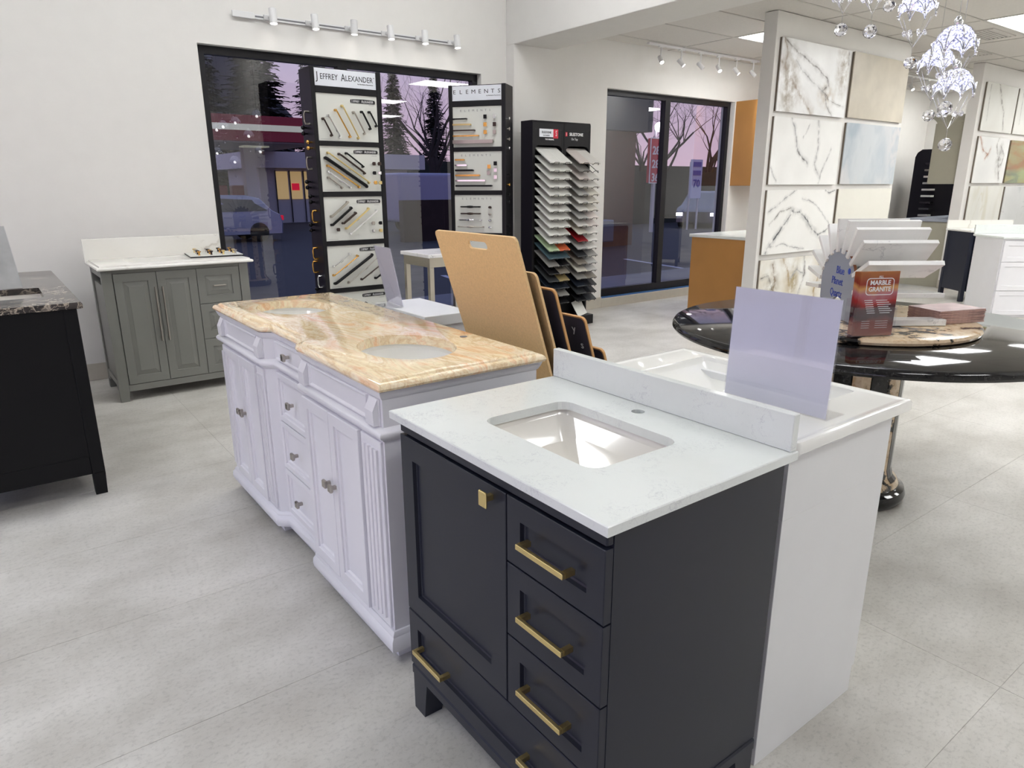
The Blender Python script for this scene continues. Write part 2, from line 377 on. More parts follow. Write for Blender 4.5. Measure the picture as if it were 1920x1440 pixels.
def copy_tree(o, parent=None):
    c = o.copy(); COL.objects.link(c)
    if parent: c.parent = parent
    for ch in [k for k in KIDS(o)]: copy_tree(ch, c)
    return c
def KIDS(o): return [k for k in list(o.children)]
def text_mb(mb, s, size, X, space=1.0, depth=0.0006, sx=1.0, align='CENTER', bold=0.0):
    """Lettering as thin geometry, in local XY of matrix X."""
    cu = D.curves.new('txt', 'FONT'); cu.body = s; cu.size = size; cu.space_character = space; cu.align_x = align; cu.align_y = 'CENTER'
    cu.extrude = depth; cu.resolution_u = 2; cu.offset = bold
    ob = D.objects.new('txt', cu); COL.objects.link(ob)
    bpy.context.view_layer.update()
    me = D.meshes.new_from_object(ob.evaluated_get(bpy.context.evaluated_depsgraph_get()))
    t = bmesh.new(); t.from_mesh(me)
    old = mb.X; mb.X = old @ X @ Matrix.Diagonal((sx, 1, 1, 1)); mb.merge(t); mb.X = old
    D.objects.remove(ob); D.meshes.remove(me); D.curves.remove(cu)
def TX(F, u, v, w_=0.001, rot=0.0): return F @ Matrix.Translation((u, v, w_)) @ Matrix.Rotation(rot, 4, 'Z')

# ================================================================== STRUCTURE
YW = 6.12; ZC = 3.0; ZH = 4.2
XL, XR, YF = -2.6, 14.0, -4.2
# floor: grout bed with separate tiles
g = MB(); g.box(XL, XR, YF, YW+0.02, -0.12, -0.0015)
floor = struct('floor', g, M['grout'])
tm = MB(); tm.box(0.0008, 1.3-0.0008, 0.0008, 0.65-0.0008, -0.002, 0.0)
tile_me = finish(tm, 'tile', M['floor'])
for i in range(-4, 10):
    for j in range(-8, 9):
        x = 2.214+1.3*i; y = 0.515+0.65*j
        if x+1.3 < XL or x > XR or y+0.65 < YF or y > YW: continue
        if x < XL or x+1.3 > XR or y < YF or y+0.65 > YW:
            q = MB(); q.box(max(x, XL)+.0008, min(x+1.3, XR)-.0008, max(y, YF)+.0008, min(y+.65, YW)-.0008, -0.004, 0.0)
            o = D.objects.new('tile', finish(q, 'tile', M['floor'])); link(o, floor)
        else:
            o = D.objects.new('tile', tile_me); link(o, floor); o.location = (x, y, 0)
# back wall with three openings
WT = 0.22
openings = [(1.57, 4.22, 0.13, 2.515), (5.96, 8.33, 0.11, 2.515), (10.3, 12.95, 0.11, 2.515)]
g = MB(); x = XL
for a, b, z0, z1 in openings:
    g.box(x, a, YW, YW+WT, 0, ZH); g.box(a, b, YW, YW+WT, 0, z0); g.box(a, b, YW, YW+WT, z1, ZH); x = b
g.box(x, XR, YW, YW+WT, 0, ZH)
struct('wall_back', g, M['wall'])
g = MB()
for (a, b, z0, z1) in [(YF, -3.4, 0, ZH), (5.0, YW+WT, 0, ZH), (-3.4, 5.0, 0, 0.15), (-3.4, 5.0, 2.6, ZH)]: g.box(XL-WT, XL, a, b, z0, z1)
struct('wall_left', g, M['wall'])
g = MB(); g.box(XL-WT, XR+WT, YF-WT, YF, 0, ZH); struct('wall_front', g, M['wall'])
g = MB(); g.box(XR, XR+WT, YF, YW+WT, 0, ZH); struct('wall_right', g, M['wall'])
g = MB(); g.box(XL-WT, 4.53, YF-WT, YW+WT, ZH, ZH+0.1); struct('ceiling', g, M['ceil'])
# beam (dropped header) and its pier
g = MB(); g.box(4.53, 5.06, YF, YW-0.001, 2.80, ZH+0.1, bev=0.004); struct('trim_1', g, M['ceil'])
g = MB(); g.box(4.53, 5.06, 5.99, YW-0.001, 0, 2.80); struct('trim_2', g, M['wall'])
# partitions
g = MB(); g.box(6.21, 8.86, 4.169, 4.31, 0, ZC-0.001, bev=0.003); struct('wall_partition', g, M['wall'])
g = MB(); g.box(10.98, XR-.001, 4.19, 4.33, 0, ZC-0.001, bev=0.003); struct('wall_partition_right', g, M['wall'])
# suspended ceiling: T-bar grid with separate tiles
g = MB(); g.box(5.06, XR, YF, YW, ZC+0.03, ZC+0.05)
ceil2 = struct('ceiling.001', g, M['ceil'])
TX0, TY0 = 6.95-1.3*2, 5.19-0.65*14
g = MB()
for i in range(0, 12):
    x = TX0+1.3*i
    if 5.06 < x < XR: g.box(x-.012, x+.012, YF, YW, ZC, ZC+.02)
for j in range(-1, 17):
    y = TY0+0.65*j
    if YF < y < YW: g.box(5.06, XR, y-.012, y+.012, ZC-.0005, ZC+.02)
struct('ceiling_grid', g, M['tbar'], ceil2)
troffers = [(6.95, 4.54), (12.15, 4.54), (8.25, 2.59), (5.65, 1.94), (10.85, 1.29), (5.65, -0.66), (8.25, -0.66), (6.95, -3.26), (10.85, -1.96), (12.15, 2.59), (8.25,0.64)]
tr_cells = {(round((x-TX0)/1.3), round((y-TY0)/0.65)) for x, y in troffers}
vent_cell = (round((8.25-TX0)/1.3), round((3.24-TY0)/0.65)); vent_cell2 = (round((9.55-TX0)/1.3), round((2.59-TY0)/0.65))
tm = MB(); tm.box(.014, 1.286, .014, .636, 0.004, .018); ct_me = finish(tm, 'ceiling_tile', M['ctile'])
for i in range(0, 12):
    for j in range(-1, 17):
        x, y = TX0+1.3*i, TY0+.65*j
        if (i, j) in tr_cells: continue
        x0, x1, y0, y1 = max(x, 5.06), min(x+1.3, XR), max(y, YF), min(y+.65, YW)
        if x1-x0 < .05 or y1-y0 < .05: continue
        if x1-x0 < 1.29 or y1-y0 < .64:
            q = MB(); q.box(x0+.014, x1-.014, y0+.014, y1-.014, ZC+.004, ZC+.018); link(D.objects.new('ceiling_tile', finish(q, 'ceiling_tile', M['ctile'])), ceil2)
        else:
            o = link(D.objects.new('ceiling_tile', ct_me), ceil2); o.location = (x, y, ZC)
# windows
def window(name, a, b, z0, z1, mulls):
    fy0, fy1 = YW+0.07, YW+0.14; fr = 0.06
    g = MB(); g.box(a, b, fy0, fy1, z1-fr, z1); g.box(a, b, fy0, fy1, z0, z0+0.10)
    g.box(a, a+fr, fy0, fy1, z0+.1, z1-fr); g.box(b-fr, b, fy0, fy1, z0+.1, z1-fr)
    root = struct(name, g, M['frame'])
    xs = [a+fr]+sum([[m-.045, m+.045] for m in mulls], [])+[b-fr]
    for m in mulls:
        q = MB(); q.box(m-.045, m+.045, fy0-.01, fy1, z0+.1, z1-fr); struct('mullion', q, M['frame'], root)
    for i in range(0, len(xs), 2):
        q = MB(); q.loft([[(xs[i], YW+.105, z0+.1), (xs[i+1], YW+.105, z0+.1), (xs[i+1], YW+.105, z1-fr), (xs[i], YW+.105, z1-fr)]], False, True)
        struct('pane', q, M['glass'], root)
window('window_1', 1.57, 4.22, 0.13, 2.515, [2.78])
window('window_2', 5.96, 8.33, 0.11, 2.515, [7.07])
window('window_3', 10.3, 12.95, 0.11, 2.515, [11.6])
g = MB(); g.box(5.965, 8.325, YW+.0, YW+.069, .1101, .118, bev=.002); struct('window_sill', g, M['blue'])['label'] = 'bare blue sill strip'
for k in list(D.objects):
    if k.name == 'window_sill': k.name = 'trim_3'
# storefront window on the left wall (outside the frame, lets the dusk in)
g = MB(); y0, y1 = -3.4, 5.0
g.box(XL-.12, XL-.05, y0, y1, 2.54, 2.6); g.box(XL-.12, XL-.05, y0, y1, .15, .25)
for k in range(6): yy = y0+.03+(y1-y0-.06)*k/5; g.box(XL-.12, XL-.05, yy-.03, yy+.03, .25, 2.54)
wl = struct('window_4', g, M['frame'])
q = MB(); q.loft([[(XL-.09, y0, .25), (XL-.09, y1, .25), (XL-.09, y1, 2.54), (XL-.09, y0, 2.54)]], False, True); struct('pane', q, M['glassclear'], wl)
def portal(name, loc, rot, sx_, sy_):
    l = D.lights.new(name, 'AREA'); l.shape = 'RECTANGLE'; l.size = sx_; l.size_y = sy_; l.cycles.is_portal = True
    o = link(D.objects.new(name, l)); o.location = loc; o.rotation_euler = rot
portal('daylight_portal', (XL-.2, .8, 1.4), (0, R(-90), 0), 2.3, 8.3)
# baseboards
g = MB(); g.box(XL, 1.57, YW-.014, YW, 0, .13, bev=.002); struct('baseboard_back', g, M['base'])
g = MB(); g.box(1.57, 4.53, YW-.014, YW, 0, .125, bev=.002); struct('baseboard_back_window', g, M['base'])
g = MB(); g.box(5.06, 5.96, YW-.014, YW, 0, .13, bev=.002); g.box(5.9601, 8.9, YW-.014, YW, 0, .108, bev=.002); g.box(8.9001, XR, YW-.014, YW, 0, .13, bev=.002)
struct('baseboard_back_right', g, M['base'])
g = MB(); g.box(10.966, 10.98, 4.19, 4.33, 0, .12, bev=.002); g.box(10.97, XR, 4.176, 4.19, 0, .12, bev=.002); struct('baseboard_partition', g, M['base'])
g = MB(); g.box(6.2, 8.86, 4.155, 4.169, 0, .03, bev=.002); struct('baseboard_partition_left', g, M['base'])

# ceiling lights
n_tr = 0
where = ['above the orange peninsula counter', 'in the far right corner of the tiled ceiling', 'beside the air vent at the right edge of the tiled ceiling']
for k, (x, y) in enumerate(troffers):
    lb = 'rectangular lit ceiling light '+(where[k] if k < 3 else 'of the tiled ceiling, out of view, number %s along the room' % 'zero one two three four five six seven eight nine ten eleven'.split()[k])
    t = thing('ceiling_light', lb, 'ceiling light', (x, y, ZC), 0, 'troffers in the tiled ceiling')
    q = MB(); q.box(.03, 1.27, .03, .62, .004, .012); part('diffuser', q, M['lamp'], t)
    q = MB(); q.box(.013, 1.287, .013, .03, .0, .02); q.box(.013, 1.287, .62, .637, .0, .02); q.box(.013, .03, .03, .62, 0, .02); q.box(1.27, 1.287, .03, .62, 0, .02)
    part('frame', q, M['tbar'], t)
hi = [(-1.0, 4.2), (1.4, 4.2), (3.3, 4.2), (-1.6, 1.2), (3.3, 1.6), (1.4, -1.3), (3.5, -1.6)]
for k, (x, y) in enumerate(hi):
    t = thing('ceiling_light', 'high ceiling light above the open showroom floor, %s' % ['first row, left', 'first row, middle', 'first row, right', 'second row, left', 'second row, right', 'third row, middle', 'third row, right'][k], 'ceiling light', (x-.6, y-.3, ZH), 0, 'lights in the high ceiling')
    q = MB(); q.box(.02, 1.2, .02, .58, -.012, -.004); part('diffuser', q, M['lamphigh'], t)
    q = MB(); q.box(0, 1.22, 0, .02, -.014, -.0001); q.box(0, 1.22, .58, .6, -.014, -.0001); q.box(0, .02, .02, .58, -.014, -.0001); q.box(1.2, 1.22, .02, .58, -.014, -.0001)
    part('frame', q, M['tbar'], t)
# ceiling vents
def vent(x, y, label):
    t = thing('ceiling_vent', label, 'air vent', (x, y, ZC), 0)
    q = MB(); q.box(0, .62, 0, .03, -.008, .0035); q.box(0, .62, .27, .3, -.008, .0035); q.box(0, .03, .03, .27, -.008, .0035); q.box(.59, .62, .03, .27, -.008, .0035); part('frame', q, M['tbar'], t)
    q = MB(); q.box(.03, .59, .03, .27, .0, .003); part('backing', q, M['ink'], t)
    for k in range(6):
        s = MB(); s.bar((.03, .05+.04*k, -.002), (.59, .05+.04*k, -.002), .022, .002, (0, .5, .8)); part('slat', s, M['tbar'], t)
vent(8.72, 3.31, 'rectangular louvred air vent in the tiled ceiling beside the bright ceiling light')
vent(9.75, 3.9, 'second air vent further along the tiled ceiling towards the right wall')

# ================================================================== track lights
def track(label, p0, p1, n, ceiling, lit, aim, skip_spot=()):
    d = Vector(p1)-Vector(p0); L = d.length; ang = math.atan2(d.y, d.x)
    t = thing('track_light', label, 'track light', p0, ang)
    q = MB()
    if ceiling: q.box(0, L, -.018, .018, -.02, 0)
    else: q.box(0, L, -.0, .02, -.018, .018)
    part('track', q, M['fixture'], t)
    if not ceiling:
        q = MB(); q.box(.17, L, -.001, .0, -.006, .006); part('slot', q, M['inkgrey'], t)
        q = MB(); q.box(-.01, .16, -.012, -.0002, -.024, .024, bev=.003); part('feed_box', q, M['fixture'], t)
    for k in range(n):
        x = L*(k+.62)/(n-.1) if ceiling else .28+(L-.33)*k/(n-1)
        if ceiling: c = Vector((x, -.0, -.16)); ax = Vector((.35 if k % 3 else -.2, -.6, -.72)).normalized()
        else: c = Vector((x, -.10, .0)); ax = Vector((-.02+.04*(k % 2), -.12 if k != 2 else .02, -1)).normalized()
        X = Matrix.Translation(c) @ Vector((0, 0, 1)).rotation_difference(ax).to_matrix().to_4x4()
        X = X @ Matrix.Scale(.62 if ceiling else .74, 4)
        h = MB(); h.at(X); h.lathe([(.012, -.078), (.036, -.075), (.04, -.07), (.04, .075), (.036, .08), (.034, .066), (.001, .066)], n=20); head = part('lamp_head', h, M['fixture'], t, True)
        l = MB(); l.at(X); l.lathe([(.033, .068), (.033, .074), (.001, .078)], n=20); part('lens', l, M['bulb'] if k in lit else M['fixture'], head, True)
        a = MB()
        if ceiling: a.tube([(x, 0, -.02), (x, 0, -.1), tuple(c)], .008, 6); a.box(x-.04, x+.04, -.015, .015, -.032, -.0201)
        else: a.box(x-.045, x+.045, -.02, -.0005, -.02, .02, bev=.003); a.tube([(x, -.01, 0), (x, -.075, .0)], .014, 8)
        part('arm', a, M['fixture'], t)
        if k in lit:
            s = D.lights.new('spot_lamp', 'SPOT'); s.energy = SPOT_POWER*(5 if ceiling else 1); s.spot_size = R(75); s.spot_blend = .8; s.shadow_soft_size = .03; s.color = (1, .96, .9)
            o = link(D.objects.new('spot_lamp', s), t); o.matrix_local = X @ Matrix.Translation((0, 0, .09)) @ Matrix.Rotation(math.pi, 4, 'X')
track('white track light with six lit spotlights on the wall above the large window', (1.86, 6.10, 2.752), (3.92, 6.10, 2.752), 6, False, range(6), None)
track('white track light hanging from the tiled ceiling above the two pane window', (6.36, 5.9, ZC-.001), (8.45, 5.9, ZC-.001), 6, True, (0, 1, 3, 4), None)
track('small track light seen past the tiled partition near the far right ceiling', (11.1, 5.3, ZC-.001), (12.6, 5.3, ZC-.001), 3, True, (0, 1, 2), None)


# ================================================================== vanities
def handle_bar(mb, F, u, v, length, horiz=True, w0=0.02, proj=0.032, wd=0.012, th=0.009):
    """Square bar pull on face frame F centred at (u, v)."""
    old = mb.X; mb.X = old @ F; h = length/2; s = wd/2
    if horiz:
        mb.box(u-h, u+h, v-s, v+s, w0+proj-th, w0+proj, bev=.001)
        for k in (-1, 1): mb.box(u+k*h-(.011 if k > 0 else 0), u+k*h+(0 if k > 0 else .011), v-s+.0003, v+s-.0003, w0, w0+proj-th)
    else:
        mb.box(u-s, u+s, v-h, v+h, w0+proj-th, w0+proj, bev=.001)
        for k in (-1, 1): mb.box(u-s+.0003, u+s-.0003, v+k*h-(.011 if k > 0 else 0), v+k*h+(0 if k > 0 else .011), w0, w0+proj-th)
    mb.X = old
def ramp_basin(mb, top, bottom, zt, zb):
    n = len(top); cx = sum(p[0] for p in top)/n; cy = sum(p[1] for p in top)/n
    lerp = lambda s: [(a[0]*(1-s)+b[0]*s, a[1]*(1-s)+b[1]*s) for a, b in zip(top, bottom)]
    L = [[(x, y, zt) for x, y in top]]+[[(x, y, zt-.012+(zb-zt+.012)*t) for x, y in lerp(s)] for s, t in ((.03, 0), (.10, .12), (.5, .54), (.92, .97), (1, 1))]
    mb.loft(L, False, True)
    o = [[(cx+(x-cx)*1.05, cy+(y-cy)*1.05, zt) for x, y in top], [(cx+(x-cx)*1.1, cy+(y-cy)*1.1, zb-.02) for x, y in bottom]]
    mb.loft([L[0], o[0]], False, False); mb.loft(o, False, True)
def bowl(mb, top, bottom, zt, zb, mid=None):
    """Open basin between two rounded outlines with a closed floor and an outer shell."""
    n = len(top); L = [[(x, y, zt) for x, y in top]]
    K = 7
    for i in range(1, K+1):
        t = i/K; s = t**2.2
        L.append([(a[0]*(1-s)+b[0]*s, a[1]*(1-s)+b[1]*s, zt+(zb-zt)*math.sin(t*math.pi/2)**.9) for a, b in zip(top, bottom)])
    mb.loft(L, False, True)
    cx = sum(p[0] for p in top)/n; cy = sum(p[1] for p in top)/n
    o = [[(cx+(x-cx)*1.06, cy+(y-cy)*1.06, zt) for x, y in top], [(cx+(x-cx)*1.1, cy+(y-cy)*1.1, zb-.02) for x, y in bottom]]
    mb.loft([L[0], o[0]], False, False); mb.loft(o, False, True)

# --- charcoal vanity, nearest
RT = thing('vanity_cabinet', 'charcoal vanity with brass pulls and white quartz top, nearest the camera', 'vanity', (1.04, 1.13, 0))
FN = FX(.79)
q = MB(); q.box(.79, 1.305, .757, 1.505, .15, .7); q.box(.79, .82, .757, 1.505, .7, .876); q.box(1.27, 1.305, .757, 1.505, .7, .876); q.box(.82, 1.27, .757, .787, .7, .876); q.box(.82, 1.27, 1.475, 1.505, .7, .876)
q.box(.772, .79, .757, 1.505, .848, .874, bev=.003)
body = wpart('body', q, M['navy'], RT)
for (u0, u1, v0, v1, fr, nm) in [(1.05, 1.504, .335, .842, .058, 'door'), (.758, 1.046, .691, .842, .045, 'drawer'), (.758, 1.046, .514, .687, .045, 'drawer'), (.758, 1.046, .335, .510, .045, 'drawer'), (.758, 1.504, .158, .331, .045, 'drawer')]:
    q = MB(); panel(q, FN, u0, u1, v0, v1, [(0, .0005), (0, .0185), (.0015, .02), (fr, .02), (fr+.002, .011), (fr+.006, .0095)])
    p = wpart(nm, q, M['navy'], RT)
    if nm == 'door':
        q = MB(); old = q.X; q.X = FN; q.box(1.085, 1.113, .800, .836, .040, .046, bev=.002); q.box(1.093, 1.105, .812, .824, .02, .0399); q.X = old
        wpart('knob', q, M['gold'], RT, p, label='square brass knob')
    else:
        for u in ([.905] if u1 < 1.2 else [1.365, .905]):
            q = MB(); handle_bar(q, FN, u, (v0+v1)/2-.002, .142)
            wpart('bar_handle', q, M['gold'], RT, p, label='brass bar pull')
def corner_leg(x0, x1, y0, y1, sx_, sy_, h, inset=.018):
    q = MB()
    q.loft([[(x0+(inset if sx_ > 0 else 0)*0, y0, h), (x1, y0, h), (x1, y1, h), (x0, y1, h)],
            [(x0+(0 if sx_ > 0 else inset), y0+(0 if sy_ > 0 else inset), 0), (x1-(inset if sx_ > 0 else 0), y0+(0 if sy_ > 0 else inset), 0),
             (x1-(inset if sx_ > 0 else 0), y1-(inset if sy_ > 0 else 0), 0), (x0+(0 if sx_ > 0 else inset), y1-(inset if sy_ > 0 else 0), 0)]])
    return q
for a, b, c, d, s1, s2 in [(.776, .85, .757, .83, 1, 1), (.776, .85, 1.432, 1.505, 1, -1), (1.235, 1.305, .757, .83, -1, 1), (1.235, 1.305, 1.432, 1.505, -1, -1)]:
    wpart('leg', corner_leg(a, b, c, d, s1, s2, .118), M['navy'], RT)
q = MB(); q.box(.772, 1.305, .752, 1.507, .118, .15, bev=.004); wpart('plinth_rail', q, M['navy'], RT)
q = MB(); hole = rrect(.90, 1.168, .93, 1.325, .035)
fh = ellipse(1.252, 1.138, .017, .017, 20)
slab(q, [(.755, .74), (1.325, .74), (1.325, 1.53), (.755, 1.53)], [hole[::-1], fh[::-1]], [(.002, .878), (0, .880), (0, .898), (.002, .90)])
wpart('countertop', q, M['quartz'], RT, label='white speckled quartz top')
q = MB(); q.box(1.302, 1.324, .745, 1.53, .9003, .984, bev=.0015); wpart('backsplash', q, M['quartz'], RT)
q = MB(); ramp_basin(q, rrect(.893, 1.175, .923, 1.332, .035), rrect(.95, 1.05, .97, 1.13, .02), .8775, .735); wpart('basin', q, M['ceramicw'], RT, smooth=True)
q = MB(); q.lathe([(.022, .747), (.022, .750), (.016, .7505)], 1.0, 1.08, 20); wpart('drain', q, M['chrome'], RT)

# --- white slab-sided vanity behind it
RT = thing('vanity_cabinet', 'plain white gloss vanity with moulded basin top, behind the charcoal vanity', 'vanity', (1.62, 1.15, 0))
q = MB(); q.box(1.37, 1.84, .785, 1.52, .0, .70, bev=.001); q.box(1.37, 1.84, .785, .803, .70, .867); q.box(1.37, 1.84, 1.502, 1.52, .70, .867); q.box(1.37, 1.388, .803, 1.502, .70, .867); q.box(1.822, 1.84, .803, 1.502, .70, .867)
wpart('body', q, M['whiteg'], RT)
q = MB(); q.box(1.8405, 1.858, .787, 1.15, .08, .86, bev=.002); wpart('door', q, M['whiteg'], RT)
q = MB(); q.box(1.8405, 1.858, 1.154, 1.518, .08, .86, bev=.002); wpart('door', q, M['whiteg'], RT)
hole = rrect(1.545, 1.872, .90, 1.42, .012)
q = MB(); slab(q, rrect(1.365, 1.91, .762, 1.54, .012, 4), [hole[::-1]], [(.004, .869), (0, .873), (0, .893), (.004, .899), (.012, .901), (.018, .899), (.03, .898)])
wpart('countertop', q, M['ceramic'], RT, smooth=True)
q = MB(); ramp_basin(q, rrect(1.546, 1.871, .901, 1.419, .012), rrect(1.66, 1.76, 1.05, 1.27, .01), .8978, .80); wpart('basin', q, M['ceramic'], RT, smooth=True)
q = MB(); q.box(1.348, 1.3648, .775, .80, .862, .892, bev=.004); wpart('raw_edge', q, M['base'], RT, label='unglazed beige corner')

# --- double vanity with salmon stone top
RT = thing('vanity_cabinet', 'long white double vanity with breakfront and salmon veined stone top', 'vanity', (1.15, 2.57, 0))
XB = .825; XC = .865; Y0, Y1, Y2, Y3 = 1.712, 2.33, 2.755, 3.37
def outline(o=0.0, back=1.385):
    return offset_poly([(back, Y0), (back, Y3), (XB, Y3), (XB, Y2), (XC, Y2-.04), (XC, Y1+.04), (XB, Y1), (XB, Y0)], -o) if o else [(back, Y0), (back, Y3), (XB, Y3), (XB, Y2), (XC, Y2-.04), (XC, Y1+.04), (XB, Y1), (XB, Y0)]
q = MB(); slab(q, outline(), [], [(0, .06), (0, .62)]); bodyd = None
q2 = outline(); slab(q, q2, [offset_poly(q2, .02)[::-1]], [(0, .62), (0, .8945)])
wpart('body', q, M['white'], RT)
def mould(prof, nm):
    q = MB(); rows = [[(x, y, z) for x, y in offset_poly(outline(), -o)] for o, z in prof]
    q.loft(rows, False, False); q.loft([rows[-1], rows[0]], False, False); wpart(nm, q, M['white'], RT, smooth=True)
mould([(.0004, .048), (.017, .048), (.021, .053), (.023, .07), (.021, .088), (.013, .098), (.013, .104), (.006, .114), (.0004, .115)], 'base_moulding')
mould([(.0004, .742), (.006, .746), (.010, .752), (.019, .757), (.023, .764), (.023, .771), (.018, .778), (.0004, .785)], 'waist_moulding')
mould([(.0004, .868), (.004, .871), (.010, .883), (.014, .895), (.0004, .8951)], 'crown_moulding')
F1, F2 = FX(XB-.0005), FX(XC-.0005)
OG = lambda fr: [(0, .0002), (0, .0145), (.0015, .016), (fr, .016), (fr+.002, .010), (fr+.012, .0085), (fr+.016, .002), (fr+.020, .002)]
def knob(F, u, v, par, w0=.014):
    q = MB(); q.X = F; q.box(u-.006, u+.006, v-.006, v+.006, w0, w0+.016); q.box(u-.013, u+.013, v-.014, v+.014, w0+.016, w0+.028, bev=.003); q.X = Matrix.Identity(4)
    wpart('knob', q, M['nickel'], RT, par, label='square brushed nickel knob')
for u0, u1, ku in [(1.862, 2.088, 2.066), (2.092, 2.318, 2.114), (2.862, 3.078, 3.056), (3.082, 3.298, 3.104)]:
    q = MB(); panel(q, F1, u0, u1, .122, .738, OG(.038)); d = wpart('door', q, M['white'], RT); knob(F1, ku, .478, d)
for v0, v1 in [(.122, .322), (.327, .53), (.535, .738)]:
    q = MB(); panel(q, F2, Y1+.045, Y2-.045, v0, v1, OG(.022)); d = wpart('drawer', q, M['white'], RT); knob(F2, (Y1+Y2)/2, (v0+v1)/2, d)
q = MB(); panel(q, F2, Y1+.055, Y2-.055, .789, .866, [(0, 0), (0, .013), (.001, .014), (.006, .014), (.012, .009)]); d = wpart('drawer', q, M['white'], RT); knob(F2, (Y1+Y2)/2, .828, d)
for u0, u1 in [(Y0+.09, Y1-.075), (Y2+.075, Y3-.09)]:
    q = MB(); panel(q, F1, u0, u1, .789, .866, [(0, 0), (0, .007), (.0015, .008), (.006, .008), (.012, .002)]); wpart('frieze_panel', q, M['white'], RT)
for u0, u1 in [(Y0+.01, 1.855), (3.304, Y3-.01), (2.77, 2.856)]:
    q = MB(); panel(q, F1, u0, u1, .122, .738, [(0, 0), (0, .006), (.002, .008)])
    n = 4 if u1-u0 > .1 else 3
    for k in range(n):
        u = u0+(u1-u0)*(k+1)/(n+1); q.X = F1; q.loft([[(u-.0095, z, .008), (u+.0095, z, .008), (u+.0075, z, .015), (u-.0075, z, .015)] for z in (.15, .71)]); q.X = Matrix.Identity(4)
    wpart('fluted_pilaster', q, M['white'], RT)
for u in (Y0+.045, Y1-.037, Y2+.037, Y3-.045):      # corbels of the frieze
    q = MB(); q.X = F1; q.prism([(u-.032, .786), (u+.032, .786), (u+.032, .867), (u-.032, .867)], 'z', 0, .004)
    q.loft([[(u-.026, .787, .004), (u+.026, .787, .004), (u+.026, .787, .02), (u-.026, .787, .02)], [(u-.026, .832, .004), (u+.026, .832, .004), (u+.026, .832, .022), (u-.026, .832, .022)],
            [(u-.026, .866, .004), (u+.026, .866, .004), (u+.026, .866, .006), (u-.026, .866, .006)]]); q.X = Matrix.Identity(4)
    wpart('corbel', q, M['white'], RT)
for x, y in [(.832, 1.72), (.832, 2.25), (.832, 2.77), (.832, 3.29), (1.30, 1.72), (1.30, 3.29)]:
    q = MB(); q.loft([[(x, y, .06), (x+.07, y, .06), (x+.07, y+.07, .06), (x, y+.07, .06)], [(x+.012, y+.012, 0), (x+.058, y+.012, 0), (x+.058, y+.058, 0), (x+.012, y+.058, 0)]])
    wpart('foot', q, M['white'], RT)
q = MB(); co = [(1.405, 1.685), (1.405, 3.40), (.803, 3.40), (.803, 2.765), (.813, 2.73), (.843, 2.71), (.843, 2.375), (.813, 2.355), (.803, 2.32), (.803, 1.685)]
h1 = ellipse(1.083, 2.038, .156, .200); h2 = ellipse(1.064, 3.045, .156, .200)
slab(q, co, [h1[::-1], h2[::-1]], [(.012, .8955), (.003, .899), (0, .906), (.003, .915), (.011, .921), (.022, .9215), (.025, .926), (.032, .93)])
wpart('countertop', q, M['granite'], RT, label='polished salmon onyx top', smooth=True)
for cy in (2.038, 3.045):
    cx = 1.083 if cy < 3 else 1.064
    q = MB(); bowl(q, ellipse(cx, cy, .163, .207), ellipse(cx, cy, .06, .08), .895, .765); wpart('basin', q, M['ceramic'], RT, smooth=True)
    q = MB(); q.lathe([(.02, .767), (.02, .770), (.014, .7705)], cx, cy, 16); wpart('drain', q, M['chrome'], RT)
    q = MB(); q.lathe([(.014, .9302), (.014, .9306)], 1.32, cy+.01, 16); wpart('tap_hole', q, M['inkgrey'], RT)

# --- grey vanity against the wall
RT = thing('vanity_cabinet', 'grey vanity with white marble top in front of the wall left of the large window', 'vanity', (1.07, 5.6, 0))
# fit of the drawn sizes to the cabinet's real footprint: x .56-1.575, y 5.28-5.895, top at .945
FIT = Matrix(((.9486, 0, 0, .0146), (0, .8978, 0, .405), (0, 0, 1.027, 0), (0, 0, 0, 1)))
ROOTM[RT.name] = FIT.inverted() @ ROOTM[RT.name]
FG = FY(5.487); X0g, X1g = .60, 1.605
q = MB(); q.box(X0g+.012, X1g-.012, 5.489, 6.085, .10, .78); q.box(X0g+.012, X1g-.012, 5.489, 5.51, .78, .888); q.box(X0g+.012, X1g-.012, 6.06, 6.085, .78, .888); wpart('body', q, M['grey'], RT)
for a in (X0g, X1g-.065):
    for c in (5.47, 6.025):
        q = MB(); q.loft([[(a+(.01 if z < .05 and a > 1 else 0), c, z), (a+.065-(.01 if z < .05 and a < 1 else 0), c, z), (a+.065-(.01 if z < .05 and a < 1 else 0), c+.06, z), (a+(.01 if z < .05 and a > 1 else 0), c+.06, z)] for z in (0, .09, .888)]); wpart('leg', q, M['grey'], RT)
q = MB(); q.box(X0g+.066, X1g-.066, 5.474, 5.4885, .868, .888); wpart('top_rail', q, M['grey'], RT)
q = MB(); q.box(X0g+.066, X1g-.066, 5.474, 5.4885, .068, .112); wpart('bottom_rail', q, M['grey'], RT)
for a in (X0g, X1g-.012):
    q = MB(); q.prism([(5.531, .07), (5.60, .07), (5.62, .10), (5.94, .10), (5.96, .07), (6.024, .07), (6.024, .14), (5.531, .14)], 'x', a+.002, a+.0115); q.box(a+.002, a+.0115, 5.531, 6.024, .84, .888); wpart('side_rail', q, M['grey'], RT)
RP = lambda fr: [(0, 0), (0, .013), (.001, .014), (fr, .014), (fr+.002, .006), (fr+.004, .006), (fr+.03, .012), (fr+.034, .0135)]
